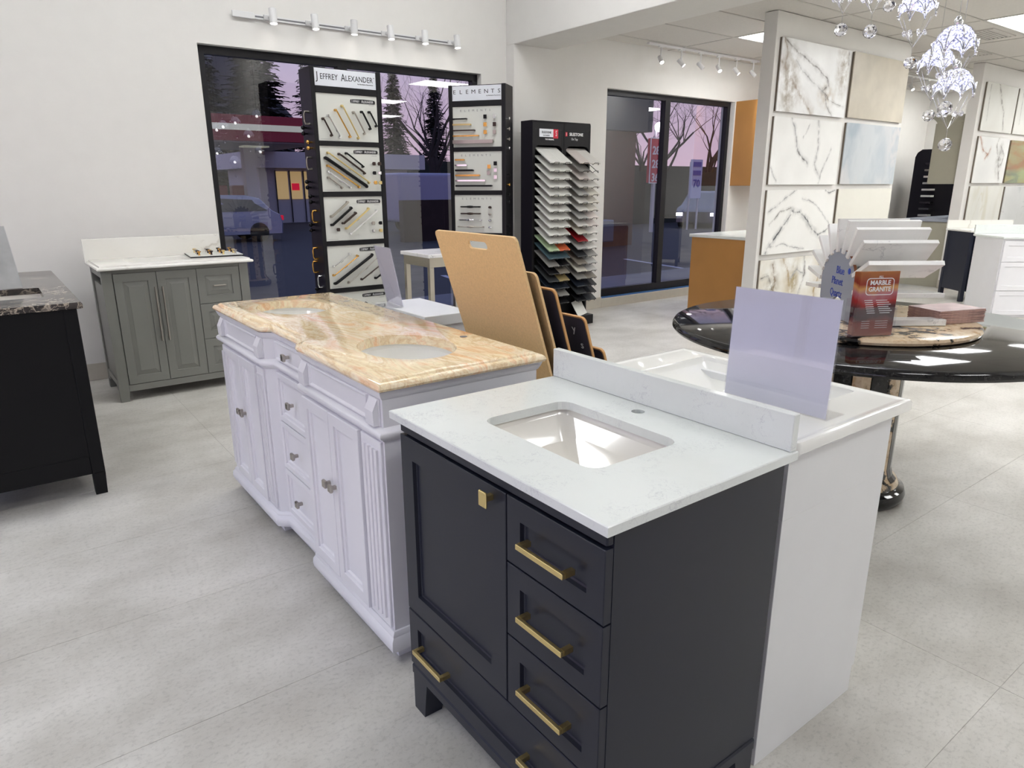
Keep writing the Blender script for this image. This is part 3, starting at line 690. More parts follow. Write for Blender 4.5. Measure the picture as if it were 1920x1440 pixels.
for (a, b, z0, z1, nm) in [(.672, .947, .116, .864, 'door'), (.951, 1.222, .116, .864, 'door'), (1.226, 1.534, .618, .864, 'drawer'), (1.226, 1.534, .368, .614, 'drawer'), (1.226, 1.534, .116, .364, 'drawer')]:
    q = MB(); panel(q, FG, a, b, z0, z1, RP(.055)); p = wpart(nm, q, M['grey'], RT)
    if nm == 'door':
        hx = .928 if a < .9 else .977
        h = MB(); h.tube([(hx, 5.444, .395), (hx, 5.444, .765)], .0065, 10)
        for z in (.42, .74): h.tube([(hx, 5.4725, z), (hx, 5.446, z)], .005, 8)
        wpart('bar_handle', h, M['nickel'], RT, p, label='long tubular steel handle', smooth=True)
    else:
        h = MB(); zc = (z0+z1)/2; h.tube([(1.335, 5.45, zc), (1.425, 5.45, zc)], .005, 8)
        for x in (1.345, 1.415): h.tube([(x, 5.474, zc), (x, 5.452, zc)], .004, 8)
        wpart('bar_handle', h, M['nickel'], RT, p, smooth=True)
q = MB(); hole = rrect(.82, 1.24, 5.64, 5.96, .04)
slab(q, [(.575, 5.43), (1.645, 5.43), (1.645, 6.085), (.575, 6.085)], [hole[::-1]], [(.012, .889), (.003, .892), (0, .899), (.003, .906), (.011, .91), (.02, .911), (.022, .919), (.026, .92)])
wpart('countertop', q, M['greycounter'], RT, smooth=True)
q = MB(); q.box(.575, 1.565, 6.088, 6.115, .89, 1.06, bev=.002); wpart('backsplash', q, M['greycounter'], RT)
q = MB(); bowl(q, rrect(.815, 1.245, 5.635, 5.965, .045), rrect(.9, 1.16, 5.72, 5.88, .05), .8885, .79); wpart('basin', q, M['ceramic'], RT, smooth=True)
# sample board lying on it
RT = thing('sample_board', 'small board of brass and black knobs lying on the grey vanity', 'sample board', (1.38, 5.66, .9456))
q = MB(); q.at(Matrix.Rotation(R(-6), 4, 'Z')); q.box(-.17, .2, -.17, .2, 0, .008); bb = part('backing', q, M['black'], RT)
q = MB(); q.at(Matrix.Rotation(R(-6), 4, 'Z')); q.box(-.168, .198, -.168, .198, .0082, .012); part('face', q, M['board'], RT)
for i in range(4):
    for j in range(4):
        x, y = -.1+.085*i, -.1+.085*j
        q = MB(); q.at(Matrix.Rotation(R(-6), 4, 'Z')); q.lathe([(.009, .0121), (.006, .018), (.007, .03), (.014, .036), (.014, .042), (.004, .044)], x, y, 12)
        part('knob', q, [M['bronzeg'], M['gold'], M['blackm'], M['bronze'], M['nickel']][(i*3+j*2) % 5], RT, smooth=True)

# --- black vanity at the left edge
RT = thing('vanity_cabinet', 'black vanity with dark veined stone top at the left edge', 'vanity', (.0, 4.4, 0))
q = MB(); q.box(-.28, .285, 3.722, 5.23, .11, .70); q.box(.255, .285, 3.722, 5.23, .70, .914); q.box(-.28, -.25, 3.722, 5.23, .70, .914); q.box(-.25, .255, 3.722, 3.752, .70, .914); q.box(-.25, .255, 5.2, 5.23, .70, .914); wpart('body', q, M['blackv'], RT)
q = MB(); q.box(.235, .29, 3.708, 3.7215, .11, .914, bev=.002); wpart('stile', q, M['blackv'], RT)
q = MB(); q.box(-.28, .2345, 3.708, 3.7215, .11, .20, bev=.002); wpart('rail', q, M['blackv'], RT)
q = MB(); q.box(-.28, .2345, 3.712, 3.7215, .2005, .914); wpart('side_panel', q, M['blackv'], RT)
for a, b in ((.235, 3.708), (-.285, 3.708), (.235, 5.17), (-.285, 5.17)):
    q = MB(); q.loft([[(a, b, .11), (a+.055, b, .11), (a+.055, b+.055, .11), (a, b+.055, .11)], [(a, b, 0), (a+.05, b, 0), (a+.05, b+.05, 0), (a, b+.05, 0)]]); wpart('leg', q, M['blackv'], RT)
q = MB(); slab(q, [(-.31, 3.69), (.315, 3.69), (.315, 5.26), (-.31, 5.26)], [rrect(-.18, .19, 3.97, 4.37, .015)[::-1]], [(.006, .9145), (.001, .917), (0, .925), (.001, .938), (.006, .944), (.012, .945)])
wpart('countertop', q, M['blackstone'], RT, label='dark brown and white veined stone top', smooth=True)
q = MB(); bowl(q, rrect(-.187, .197, 3.963, 4.377, .02), rrect(-.1, .11, 4.05, 4.29, .04), .914, .80); wpart('basin', q, M['ceramicw'], RT, smooth=True)
for k in range(6):
    q = MB(); q.X = FX(0); q.X = Matrix(((0, 0, 1, .2855), (1, 0, 0, 0), (0, 1, 0, 0), (0, 0, 0, 1)))
    u0 = 3.80+(k % 3)*.46; v0 = .22 if k < 3 else .58
    q.loft([[(u0+i, v0+i, w_), (u0+.45-i, v0+i, w_), (u0+.45-i, v0+(.35 if k < 3 else .32)-i, w_), (u0+i, v0+(.35 if k < 3 else .32)-i, w_)] for i, w_ in [(0, 0), (0, .012), (.05, .012), (.053, .005)]])
    q.X = Matrix.Identity(4); wpart('door' if k < 3 else 'drawer', q, M['blackv'], RT)

# --- small white cabinet behind the double vanity
RT = thing('vanity_cabinet', 'low white cabinet with thick white top, behind the double vanity', 'vanity', (1.7, 3.0, 0))
q = MB(); q.box(1.575, 1.80, 2.765, 3.235, .06, .82); wpart('body', q, M['white'], RT)
q = MB(); q.box(1.60, 1.78, 2.79, 3.21, 0, .06); wpart('plinth', q, M['white'], RT)
q = MB(); q.box(1.56, 1.825, 2.745, 3.255, .8205, .872, bev=.004, seg=2); wpart('countertop', q, M['whiteg'], RT)
for a in (2.768, 3.0015):
    q = MB(); q.X = Matrix(((0, 0, 1, 1.8005), (1, 0, 0, 0), (0, 1, 0, 0), (0, 0, 0, 1))); q.loft([[(a+i, .08+i, w_), (a+.231-i, .08+i, w_), (a+.231-i, .81-i, w_), (a+i, .81-i, w_)] for i, w_ in [(0, 0), (0, .015), (.05, .015), (.053, .008)]]); q.X = Matrix.Identity(4); wpart('door', q, M['white'], RT)

# ================================================================== acrylic sign holders
def sign_holder(label, p0, p1, back, h, lean, page=None, matte=M['paper']):
    """L-shaped holder: front foot edge p0->p1, leaning sheet rising from it, foot going back."""
    p0, p1 = Vector(p0), Vector(p1); d = (p1-p0); L = d.length; ang = math.atan2(d.y, d.x)
    t = thing('sign_holder', label, 'sign holder', p0, ang)
    q = MB(); q.X = Matrix.Identity(4)
    sgn = back
    top = (lean*sgn, h)
    n = Vector((0, h, -lean*sgn)).normalized()
    def sheet(x0, x1, off, th, z0=.0, z1=1.0):
        y = lambda s: sgn*lean*s
        a = Vector((0, y(z0), h*z0+.0015)); b = Vector((0, y(z1), h*z1+.0015))
        return [[(x0, (a+n*o).y, (a+n*o).z), (x1, (a+n*o).y, (a+n*o).z), (x1, (b+n*o).y, (b+n*o).z), (x0, (b+n*o).y, (b+n*o).z)] for o in (off, off+th)]
    q.loft(sheet(0, L, -.0035, .002)); q.loft(sheet(0, L, .0015, .002))
    y1 = sgn*.085; q.box(0, L, min(0, y1), max(0, y1), .0003, .0025)
    part('acrylic_shell', q, M['acrylic'], t)
    q = MB(); q.loft(sheet(.003, L-.003, -.0012, .0016, .01, .995)); part('page', q, matte, t, label='blank white page')
    return t
sign_holder('large clear sign holder with blank white page on the white gloss vanity', (1.55, 1.10, .9015), (1.55, .805, .9015), 1, .292, .012)
sign_holder('narrow looking sign holder with blank page on the low white cabinet', (1.628, 3.25, .8725), (1.605, 3.03, .8725), -1, .29, .055)
sign_holder('clear sign holder with pale grey page on the black vanity', (-.13, 4.33, .9455), (.125, 4.40, .9455), 1, .31, .10, matte=mat('grey_page', C(188, 190, 188), .4, noise=.12, nscale=14))

# ================================================================== leaning display boards
RT = thing('display_rack', 'low black floor rack holding leaning hardboard panels behind the double vanity', 'display rack', (2.05, 2.28, 0))
q = MB(); q.box(1.80, 2.36, 1.98, 2.58, 0, .035, bev=.004); wpart('base', q, M['blackm'], RT)
q = MB(); q.box(2.335, 2.36, 1.98, 2.58, .0355, .10); wpart('front_stop', q, M['blackm'], RT)
for y in (2.03, 2.50):
    q = MB(); q.bar((1.83, y, .036), (1.80, y, .16), .02, .02, (0, 1, 0)); wpart('upright', q, M['blackm'], RT)
blab = ['tallest brown hardboard panel with a hand slot leaning behind the double vanity', 'second tallest brown hardboard panel, directly behind the one with the hand slot',
        'dark faced hardboard panel in the middle of the leaning row', 'dark faced hardboard panel with pale lettering, fourth in the leaning row', 'lowest dark faced hardboard panel at the right end of the leaning row']
sl = -.324; nz = math.hypot(1, sl)
for k, (off, zt) in enumerate([(0, 1.275), (.05, 1.14), (.121, 1.072), (.238, .945), (.30, .80)]):
    Lb = (zt-.0365)*nz; xb = 1.527+off+(1.27-.0365)*(-sl)
    t = thing('display_board', blab[k], 'board', (xb, 2.0, .0365), 0, 'leaning hardboard display panels')
    # local: u along +Y, v along the lean, w = towards -X face
    v = Vector((sl, 0, 1)).normalized(); wv = Vector((-1, 0, sl)).normalized()*1
    Fm = Matrix(((0, v.x, wv.x, 0), (1, 0, 0, 0), (0, v.z, wv.z, 0), (0, 0, 0, 1)))
    q = MB(); q.X = Fm
    out_ = rrect(0, .56, 0, Lb, .022, 5)
    slot = rrect(.195, .325, Lb-.062, Lb-.030, .0155, 5)
    slab(q, out_, [slot[::-1]] if k == 0 else [], [(0, 0), (0, .010)]); part('panel', q, M['mdfedge'] if k > 1 else M['mdf'], t)
    if k > 1:
        q = MB(); q.X = Fm; slab(q, rrect(.006, .554, .006, Lb-.006, .02, 5), [], [(0, .0101), (0, .0107)]); part('printed_sheet', q, M['sheetdark'], t)
    q = MB(); q.X = Fm; slab(q, rrect(.006, .554, .006, Lb-.09, .02, 5), [], [(0, -.0008), (0, -.0001)]); part('front_sheet', q, M['sheetdark'], t)
    if k == 2:
        q = MB(); q.X = Fm
        for i in range(12): q.box(.03, .05, Lb-.28-.022*i, Lb-.27-.022*i, .0108, .0112); q.box(.06, .075, Lb-.283-.022*i, Lb-.265-.022*i, .0108, .0112)
        part('lettering', q, M['ink'], t)
    if k == 3:
        q = MB(); text_mb(q, 'y', .05, Fm @ Matrix.Translation((.08, Lb-.06, .0112)) @ Matrix.Diagonal((-1, 1, 1, 1))); part('letter', q, M['whiteink'], t); q = MB(); text_mb(q, 's', .05, Fm @ Matrix.Translation((.05, Lb-.13, .0112)) @ Matrix.Diagonal((-1, 1, 1, 1))); part('letter', q, M['whiteink'], t)

# ================================================================== hardware display stands
def pull(mb, F, a, b, r=.005, proj=.028, foot=.009, sq=False):
    """bar pull between two board points a, b (u, v)"""
    old = mb.X; mb.X = old @ F; (u0, v0), (u1, v1) = a, b
    d = Vector((u1-u0, v1-v0, 0)).normalized()
    A, B = Vector((u0, v0, 0)), Vector((u1, v1, 0))
    w1 = Vector((0, 0, proj))
    if sq:
        mb.bar(A+w1-d*.004, B+w1+d*.004, r*2, r*1.6, (0, 0, 1))
    else:
        mb.tube([A+w1*.5+d*.000, A+w1+d*.012, B+w1-d*.012, B+w1*.5], [r, r, r, r], 8)
    for P in (A, B): mb.tube([P+Vector((0, 0, .0005)), P+Vector((0, 0, proj*.55)), P+w1], [foot*1.25, foot, foot*.85], 8)
    mb.X = old
def stand(label, loc, rz, W, head, boards, side):
    t = thing('display_stand', label, 'display stand', loc, rz); F = FY(0)
    q = MB()
    q.box(0, .035, 0, .24, 0, 2.35, bev=.003); q.box(W-.04, W, 0, .24, 0, 2.35, bev=.003); q.box(.035, W-.04, .03, .05, 0, 2.35); q.box(.035, W-.04, .05, .24, 2.33, 2.35); q.box(.035, W-.04, .0, .03, 0, .2)
    part('frame', q, M['black'], t)
    zb = [(1.803, 2.161), (1.407, 1.763), (1.009, 1.365), (.612, .967), (.215, .57)]
    zz = [2.35]+[a for p in [(2.212, 2.165)]+[(zb[i][0]-.002, zb[i+1][1]+.002) for i in range(4)] for a in p]
    for i in range(5):
        q = MB(); q.box(.0355, W-.0405, .0, .0295, zz[2*i+2], zz[2*i+1]); part('rail', q, M['black'], t)
    q = MB(); q.box(.036, W-.041, .012, .0295, 2.2125, 2.342); hp = part('header_sign', q, M['sign'], t); q = MB(); head(q, F, W); part('lettering', q, M['ink'], t)
    for i, (z0, z1) in enumerate(zb):
        q = MB(); q.box(.037, W-.042, .010, .0295, z0, z1); bd = part('sample_board', q, M['board'], t)
        boards(t, bd, F @ Matrix.Translation((.037, z0, -.0099)), W-.079, z1-z0, i)
    side(t)
    return t
JB = [
 [((.08,.54),(.20,.885),'bronze',.007),((.16,.47),(.33,.92),'chrome',.006),((.29,.345),(.50,.90),'bronzeg',.006),((.40,.25),(.64,.92),'gold',.006),((.585,.37),(.75,.82),'nickel',.006),((.72,.35),(.85,.71),'blackm',.008),((.85,.345),(.96,.64),'blackm',.007)],
 [((.07,.26),(.735,.89),'blackm',.014),((.12,.15),(.78,.80),'gold',.006),((.30,.17),(.71,.59),'bronze',.008),((.42,.15),(.69,.44),'blackm',.007),((.10,.43),(.60,.90),'bronzeg',.007),((.10,.56),(.45,.91),'chrome',.007),((.10,.69),(.31,.91),'nickel',.006)],
 [((.10,.44),(.385,.12),'nickel',.008),((.10,.63),(.44,.25),'blackm',.009),((.29,.60),(.51,.37),'bronze',.008),((.34,.72),(.74,.28),'gold',.006),((.40,.85),(.88,.33),'chrome',.006)],
 [((.08,.47),(.36,.2),'chrome',.004),((.07,.68),(.5,.26),'bronzeg',.005),((.08,.88),(.76,.25),'blackm',.013),((.32,.88),(.97,.2),'nickel',.004),((.55,.83),(.9,.5),'bronze',.006),((.8,.83),(.97,.66),'blackm',.008)],
 [((.10,.6),(.4,.25),'gold',.007),((.25,.75),(.6,.3),'blackm',.007),((.45,.85),(.8,.4),'chrome',.006)]]
def ja_boards(t, bd, F, W, Hh, i):
    for a, b, m, r in JB[i]:
        q = MB(); pull(q, F, (a[0]*W, (1-a[1])*Hh), (b[0]*W, (1-b[1])*Hh), r, sq=(i == 2)); part('pull_handle', q, M[m], t and bd, smooth=(i != 2))
    kn = {1: [(.87,.37,'bronze'),(.965,.37,'bronze'),(.87,.58,'blackm'),(.965,.58,'chrome'),(.88,.8,'bronzeg'),(.965,.8,'gold')], 2: [(.19,.74,'bronze'),(.80,.62,'nickel'),(.93,.62,'blackm'),(.80,.80,'chrome'),(.93,.80,'gold')], 4: [(.2,.4,'nickel'),(.9,.42,'nickel'),(.78,.42,'bronze')]}.get(i, [])
    for u, v, m in kn:
        q = MB(); q.X = F; u_, v_ = u*W, (1-v)*Hh; q.tube([(u_, v_, 0), (u_, v_, .022)], .006, 8); q.box(u_-.014, u_+.014, v_-.014, v_+.014, .0221, .036, bev=.004); q.X = Matrix.Identity(4); part('knob', q, M[m], bd)
    q = MB(); q.X = F; z = .885*Hh if i else .87*Hh
    q.loft([[(.56*W, z-.014, w_), (.96*W, z-.014, w_), (.97*W, z, w_), (.96*W, z+.014, w_), (.76*W, z+.018, w_), (.56*W, z+.014, w_), (.55*W, z, w_)] for w_ in (.0003, .003)]); q.X = Matrix.Identity(4); part('name_plate', q, M['ink'], bd)
    q = MB(); X = F @ Matrix.Translation((.76*W, z, .0036))
    text_mb(q, 'J', .031, X @ Matrix.Translation((-.099, 0.001, 0)), sx=.7, align='LEFT'); text_mb(q, 'EFFREY', .0235, X @ Matrix.Translation((-.087, -.001, 0)), sx=.76, align='LEFT')
    text_mb(q, 'A', .031, X @ Matrix.Translation((-.013, 0.001, 0)), sx=.7, align='LEFT'); text_mb(q, 'LEXANDER', .0235, X @ Matrix.Translation((.003, -.001, 0)), sx=.76, align='LEFT'); part('lettering', q, M['whiteink'], bd)
    q = MB(); q.X = F
    for a, b, m, r in JB[i]:
        um, vm = (a[0]+b[0])/2*W, (1-(a[1]+b[1])/2)*Hh; s = 1 if b[1] > a[1] else -1
        dx, dy = (b[0]-a[0])*W, -(b[1]-a[1])*Hh; L = math.hypot(dx, dy); dx /= L; dy /= L
        for o in (.016, .020): c = Vector((um+dy*o*(-1), vm+dx*o*(-1) , .0006)) if s > 0 else Vector((um+dy*o, vm-dx*o, .0006)); q.bar(c-Vector((dx, dy, 0))*.014, c+Vector((dx, dy, 0))*.014, .0018, .0004)
    q.box(.03*W, .2*W, .012, .0135, .0003, .0007); q.box(.86*W, .95*W, Hh*.80, Hh*.806, .0003, .0007); q.X = Matrix.Identity(4); part('captions', q, M['inkgrey'], bd)
def ja_head(q, F, W):
    X = F @ Matrix.Translation((W/2-.003, 2.283, -.0112))
    text_mb(q, 'J', .085, X @ Matrix.Translation((-.247, .0, 0)), sx=.8, depth=.0004, align='LEFT'); text_mb(q, 'EFFREY', .060, X @ Matrix.Translation((-.217, -.002, 0)), sx=.80, depth=.0004, align='LEFT')
    text_mb(q, 'A', .080, X @ Matrix.Translation((-.040, .0, 0)), sx=.72, depth=.0004, align='LEFT'); text_mb(q, 'LEXANDER', .060, X @ Matrix.Translation((-.002, -.002, 0)), sx=.80, depth=.0004, align='LEFT')
    text_mb(q, 'TM', .010, X @ Matrix.Translation((.247, .018, 0))); text_mb(q, 'by Hardware Resources', .014, X @ Matrix.Translation((.17, -.036, 0)))
def ja_side(t):
    FL = Matrix(((0, 0, -1, 0), (-1, 0, 0, 0), (0, 1, 0, 0), (0, 0, 0, 1)))
    rnd = random.Random(3); z = 2.02
    while z > .45:
        y = .06+.1*rnd.random(); m = rnd.choice(['bronzeg', 'gold', 'chrome', 'blackm', 'nickel', 'bronzeg'])
        q = MB(); k = rnd.random()
        if k < .5:
            q.tube([(0, y, z), (-.034, y, z), (-.04, y, z-.02), (-.04, y, z-.07), (-.034, y, z-.09), (0, y, z-.09)], [.010, .008, .007, .007, .008, .010], 8)
        else:
            for dz in (0, -.045): q.tube([(0, y, z+dz), (-.02, y, z+dz)], .007, 8); q.sphere((-.032, y, z+dz), .017, 10, 7)
        part('pull_handle' if k < .5 else 'knob', q, M[m], t, smooth=True)
        z -= .115 if not (1.72 > z > 1.6 or 1.2 > z > 1.1) else .19
stand('tall black hardware stand with silver and gold pulls, in front of the large window', (2.247, 5.60, 0), 0, .605, ja_head, ja_boards, ja_side)
def el_head(q, F, W):
    X = F @ Matrix.Translation((W/2, 2.288, -.0112))
    for i, ch in enumerate('ELEMENTS'): text_mb(q, ch, .05, X @ Matrix.Translation((-.222+.0625*i, 0, 0)), sx=1.15, depth=.0003)
    text_mb(q, 'R', .010, X @ Matrix.Translation((.247, .018, 0))); text_mb(q, 'by Hardware Resources', .014, X @ Matrix.Translation((.16, -.036, 0)))
EB = [[((.02,.30),(.29,.30),'blackm',.006),((.02,.44),(.37,.44),'gold',.007),((.02,.585),(.45,.585),'bronze',.006),((.02,.72),(.53,.72),'bronzeg',.006),((.02,.87),(.83,.87),'nickel',.016)],
      [((.05,.21),(.22,.21),'bronzeg',.007),((.05,.35),(.28,.35),'chrome',.007),((.05,.48),(.41,.48),'blackm',.009),((.05,.61),(.54,.61),'bronzeg',.008),((.05,.745),(.66,.745),'chrome',.007),((.05,.88),(.79,.88),'blackm',.008)],
      [((.14,.31),(.54,.31),'blackm',.007),((.14,.49),(.54,.49),'bronze',.007),((.10,.66),(.57,.66),'chrome',.006),((.07,.84),(.61,.84),'nickel',.006)],
      [((.1,.35),(.5,.35),'nickel',.007),((.1,.55),(.6,.55),'gold',.007),((.1,.75),(.7,.75),'blackm',.007)], [((.1,.35),(.5,.35),'chrome',.007),((.1,.6),(.6,.6),'bronze',.007)]]
EK = [[(.68,.26,'blackm'),(.87,.26,'chrome'),(.68,.45,'bronzeg'),(.87,.45,'bronze'),(.68,.64,'bronzeg'),(.87,.64,'nickel')], [(.75,.39,'bronzeg'),(.88,.31,'blackm'),(.74,.55,'nickel'),(.88,.48,'chrome'),(.88,.66,'chrome')],
      [(.76,.32,'bronze'),(.76,.50,'nickel'),(.76,.67,'chrome'),(.76,.85,'chrome')], [(.8,.4,'gold'),(.8,.6,'blackm')], [(.8,.4,'chrome')]]
def el_boards(t, bd, F, W, Hh, i):
    for a, b, m, r in EB[i]:
        q = MB(); pull(q, F, (a[0]*W, (1-a[1])*Hh), (b[0]*W, (1-b[1])*Hh), r, proj=.024, foot=.006, sq=(i != 2))
        if i == 2: q.X = F; q.sphere((((a[0]+b[0])/2)*W, (1-a[1])*Hh, .026), .02, 10, 6, (2.2, .6, .45)); q.X = Matrix.Identity(4)
        part('pull_handle', q, M[m], bd, smooth=(i == 2))
    for u, v, m in EK[i]:
        q = MB(); q.X = F; u_, v_ = u*W, (1-v)*Hh; q.tube([(u_, v_, 0), (u_, v_, .02)], .005, 8)
        if i == 2: q.sphere((u_, v_, .024), .018, 10, 7, (1, .7, .5))
        else: q.box(u_-.016, u_+.016, v_-.018, v_+.018, .0201, .027, bev=.002)
        q.X = Matrix.Identity(4); part('knob', q, M[m], bd)
    q = MB()
    for k, ch in enumerate('ELEMENTS'): text_mb(q, ch, .026, F @ Matrix.Translation((W*(.17+.085*k), Hh*.90, .0008)), sx=1.1, depth=.0003)
    part('lettering', q, M['inkgrey'], bd)
def el_side(t):
    rnd = random.Random(5); W = .555
    for z in (2.05, 1.96, 1.87, 1.79, 1.55, 1.46, 1.37, 1.30, 1.08, 1.0, .93, .86, .75, .66):
        m = rnd.choice(['blackm', 'blackm', 'nickel', 'bronzeg', 'chrome']); q = MB(); q.tube([(W, .05, z), (W+.02, .05, z)], .006, 8); q.lathe([(.001, -.006), (.015, -.002), (.015, .003), (.001, .006)], n=12) if False else q.sphere((W+.027, .05, z), .015, 10, 6, (.5, 1, 1))
        part('knob', q, M[m], t, smooth=True)
stand('tall black hardware stand angled beside the stone sample racks, with horizontal pulls', (3.712, 5.93, 0), R(-53.3), .56, el_head, el_boards, el_side)

# ================================================================== stone sample racks
ORD = 'first second third fourth fifth sixth seventh eighth ninth tenth eleventh twelfth thirteenth fourteenth fifteenth sixteenth seventeenth eighteenth nineteenth'.split()
SL = {n: mat('quartz_'+n, c, .22, noise=.03, nscale=30) for n, c in dict(white=C(226,226,220), offwhite=C(212,210,204), cream=C(206,202,190), pinkish=C(205,196,190), lightgrey=C(176,176,172), grey=C(138,136,132), warmgrey=C(130,124,114), teal=C(70,90,98), green=C(176,196,160), orange=C(206,104,66), red=C(140,26,32), olive=C(150,134,94), charcoal=C(58,60,62), black=C(28,28,30), blueblack=C(36,42,52)).items()}
CN = dict(white='white', offwhite='off-white', cream='cream', pinkish='pinkish white', lightgrey='light grey', grey='grey', warmgrey='warm grey', teal='dark teal', green='pale green', orange='orange', red='red', olive='olive', charcoal='charcoal', black='black', blueblack='blue-black')
rows1 = [('white','white')]*9+[('white','offwhite'), ('white','white')]+[('green','orange'), ('teal','teal'), ('grey','black'), ('black','warmgrey'), ('charcoal','olive'), ('blueblack','blueblack'), ('charcoal','grey'), ('black','black')]
rows2 = [('pinkish','offwhite'), ('grey','cream'), ('pinkish','offwhite'), ('offwhite','offwhite'), ('lightgrey','cream'), ('offwhite','cream'), ('offwhite','cream'), ('lightgrey','pinkish'), ('offwhite','pinkish'), ('cream','offwhite'), ('red','offwhite'), ('lightgrey','offwhite'), ('charcoal','grey'), ('warmgrey','lightgrey'), ('cream','lightgrey'), ('grey','warmgrey'), ('blueblack','black'), ('charcoal','black'), ('black','charcoal')]
sm = MB(); sm.box(0, .139, 0, .27, 0, .013, bev=.002); slab_src = sm
def slab_mesh(m): q = MB(); q.box(.0005, .1395, 0, .29, 0, .013, bev=.002); return finish(q, 'stone_sample', m)
slab_me = {n: slab_mesh(m) for n, m in SL.items()}
q = MB(); q.tube([(-.040, 0, -.004), (-.036, -.006, .0), (-.026, -.010, .021), (.026, -.010, .021), (.036, -.006, 0), (.040, 0, -.004)], .0027, 6); clip_me = finish(q, 'wire_clip', M['blackm'])
TILT = R(31)
def rack(label, x0, x1, ctr, rows, head):
    yf, yb = 5.56, 5.75 if x1 > 5.1 or True else 5.9
    t = thing('sample_rack', label, 'sample rack', (x0, yf, 0), 0); W = x1-x0; dp = .185
    q = MB(); q.box(0, .03, 0, dp, 0, 1.98); q.box(W-.022, W, 0, dp, 0, 1.98)
    q.prism([(0, 1.98), (dp, 1.98), (dp, 2.06), (.01, 2.06), (0, 2.04)], 'x', 0, W); part('frame', q, M['black'], t)
    q = MB(); q.box(.03, W-.022, dp-.02, dp-.002, .1, 1.98); part('back_panel', q, M['blackm'], t)
    q = MB(); ar = [(.03, 1.979), (.03, 1.80), (.04, 1.81), (.06, 1.828), (.085, 1.833), (W-.075, 1.833), (W-.05, 1.828), (W-.03, 1.81), (W-.0225, 1.80), (W-.0225, 1.979)]
    q.prism(ar[::-1], 'y', .001, .02); part('header_panel', q, M['black'], t)
    q = MB(); q.box(-.0, W, -.12, dp, 0, .10, bev=.004); part('base', q, M['black'], t)
    head(t, W)
    cx = x0+W/2+.005
    for i in range(19):
        z = 1.655-.0768*i
        q = MB(); 
        for s in (-.16, -.02, .02, .16): pass
        X = Matrix.Translation((W/2+.005, -.195, z)) @ Matrix.Rotation(TILT, 4, 'X')
        q.X = X
        for s in (-.115, -.03, .03, .115): q.box(s-.003, s+.003, -.002, .30, -.0045, -.001)
        part('tray_wire', q, M['blackm'], t)
        for s in (0, 1):
            c = link(D.objects.new('wire_clip', clip_me), t); c.matrix_local = X @ Matrix.Translation((-.07+.14*s, -.001, 0))
            nm = rows[i][s]
            if (ctr == 'right' and i == 1 and s == 1): continue
            o = link(D.objects.new('stone_sample', slab_me[nm]))
            o.matrix_world = Matrix.Translation((x0, yf, 0)) @ X @ Matrix.Translation((-.14+.14*s, .003, 0.0))
            o['label'] = '%s stone sample, %s row from the top of the %s rack, %s half' % (CN[nm], ORD[i], ctr, ('left', 'right')[s]); o['category'] = 'stone sample'; o['group'] = 'stone samples on the %s rack' % ctr
    return t
def head1(t, W):
    F = FY(.001)
    q = MB(); q.X = F; q.box(.085, .262, 1.91, 1.985, .0, .002); q.X = Matrix.Identity(4); part('label_plate', q, M['sign'], t)
    q = MB(); q.X = F; q.box(.2625, .325, 1.90, 1.985, .0, .002); q.X = Matrix.Identity(4); part('red_logo_plate', q, M['redink'], t)
    q = MB(); text_mb(q, 'SILESTONE', .030, TX(F, .174, 1.953, .0028), sx=.85); text_mb(q, 'by Cosentino', .015, TX(F, .174, 1.926, .0028)); part('lettering', q, M['ink'], t)
    q = MB(); text_mb(q, 'S', .075, TX(F, .299, 1.944, .0028), sx=.55); text_mb(q, 'THE ORIGINAL', .017, TX(F, .215, 1.888, .0012), bold=.0006); part('white_lettering', q, M['whiteink'], t)
def head2(t, W):
    F = FY(.001)
    q = MB(); q.X = F; q.box(.018, .042, 1.925, 1.965, .0, .0015); q.X = Matrix.Identity(4); part('red_logo_plate', q, M['redink'], t)
    q = MB(); text_mb(q, 'S', .032, TX(F, .03, 1.945, .0022), sx=.6); text_mb(q, 'SILESTONE', .040, TX(F, .163, 1.945, .0012), sx=.95, bold=.0012); text_mb(q, 'On Top', .032, TX(F, .14, 1.90, .0012), sx=.85); part('white_lettering', q, M['whiteink'], t)
rack('left black stone sample rack with red and white logo plate', 4.43, 4.83, 'left', rows1, head1)
rack('right black stone sample rack with plain white lettering', 4.835, 5.195, 'right', rows2, head2)
q = MB(); q.at(Matrix.Translation((5.0, 5.395, .12)) @ Matrix.Rotation(R(-28), 4, 'X') @ Matrix.Rotation(R(-12), 4, 'Y')); q.box(-.07, .07, 0, .01, 0, .17, bev=.002)
single('stone_sample', q, SL['white'], 'loose white stone sample standing at the foot of the right rack', 'stone sample')

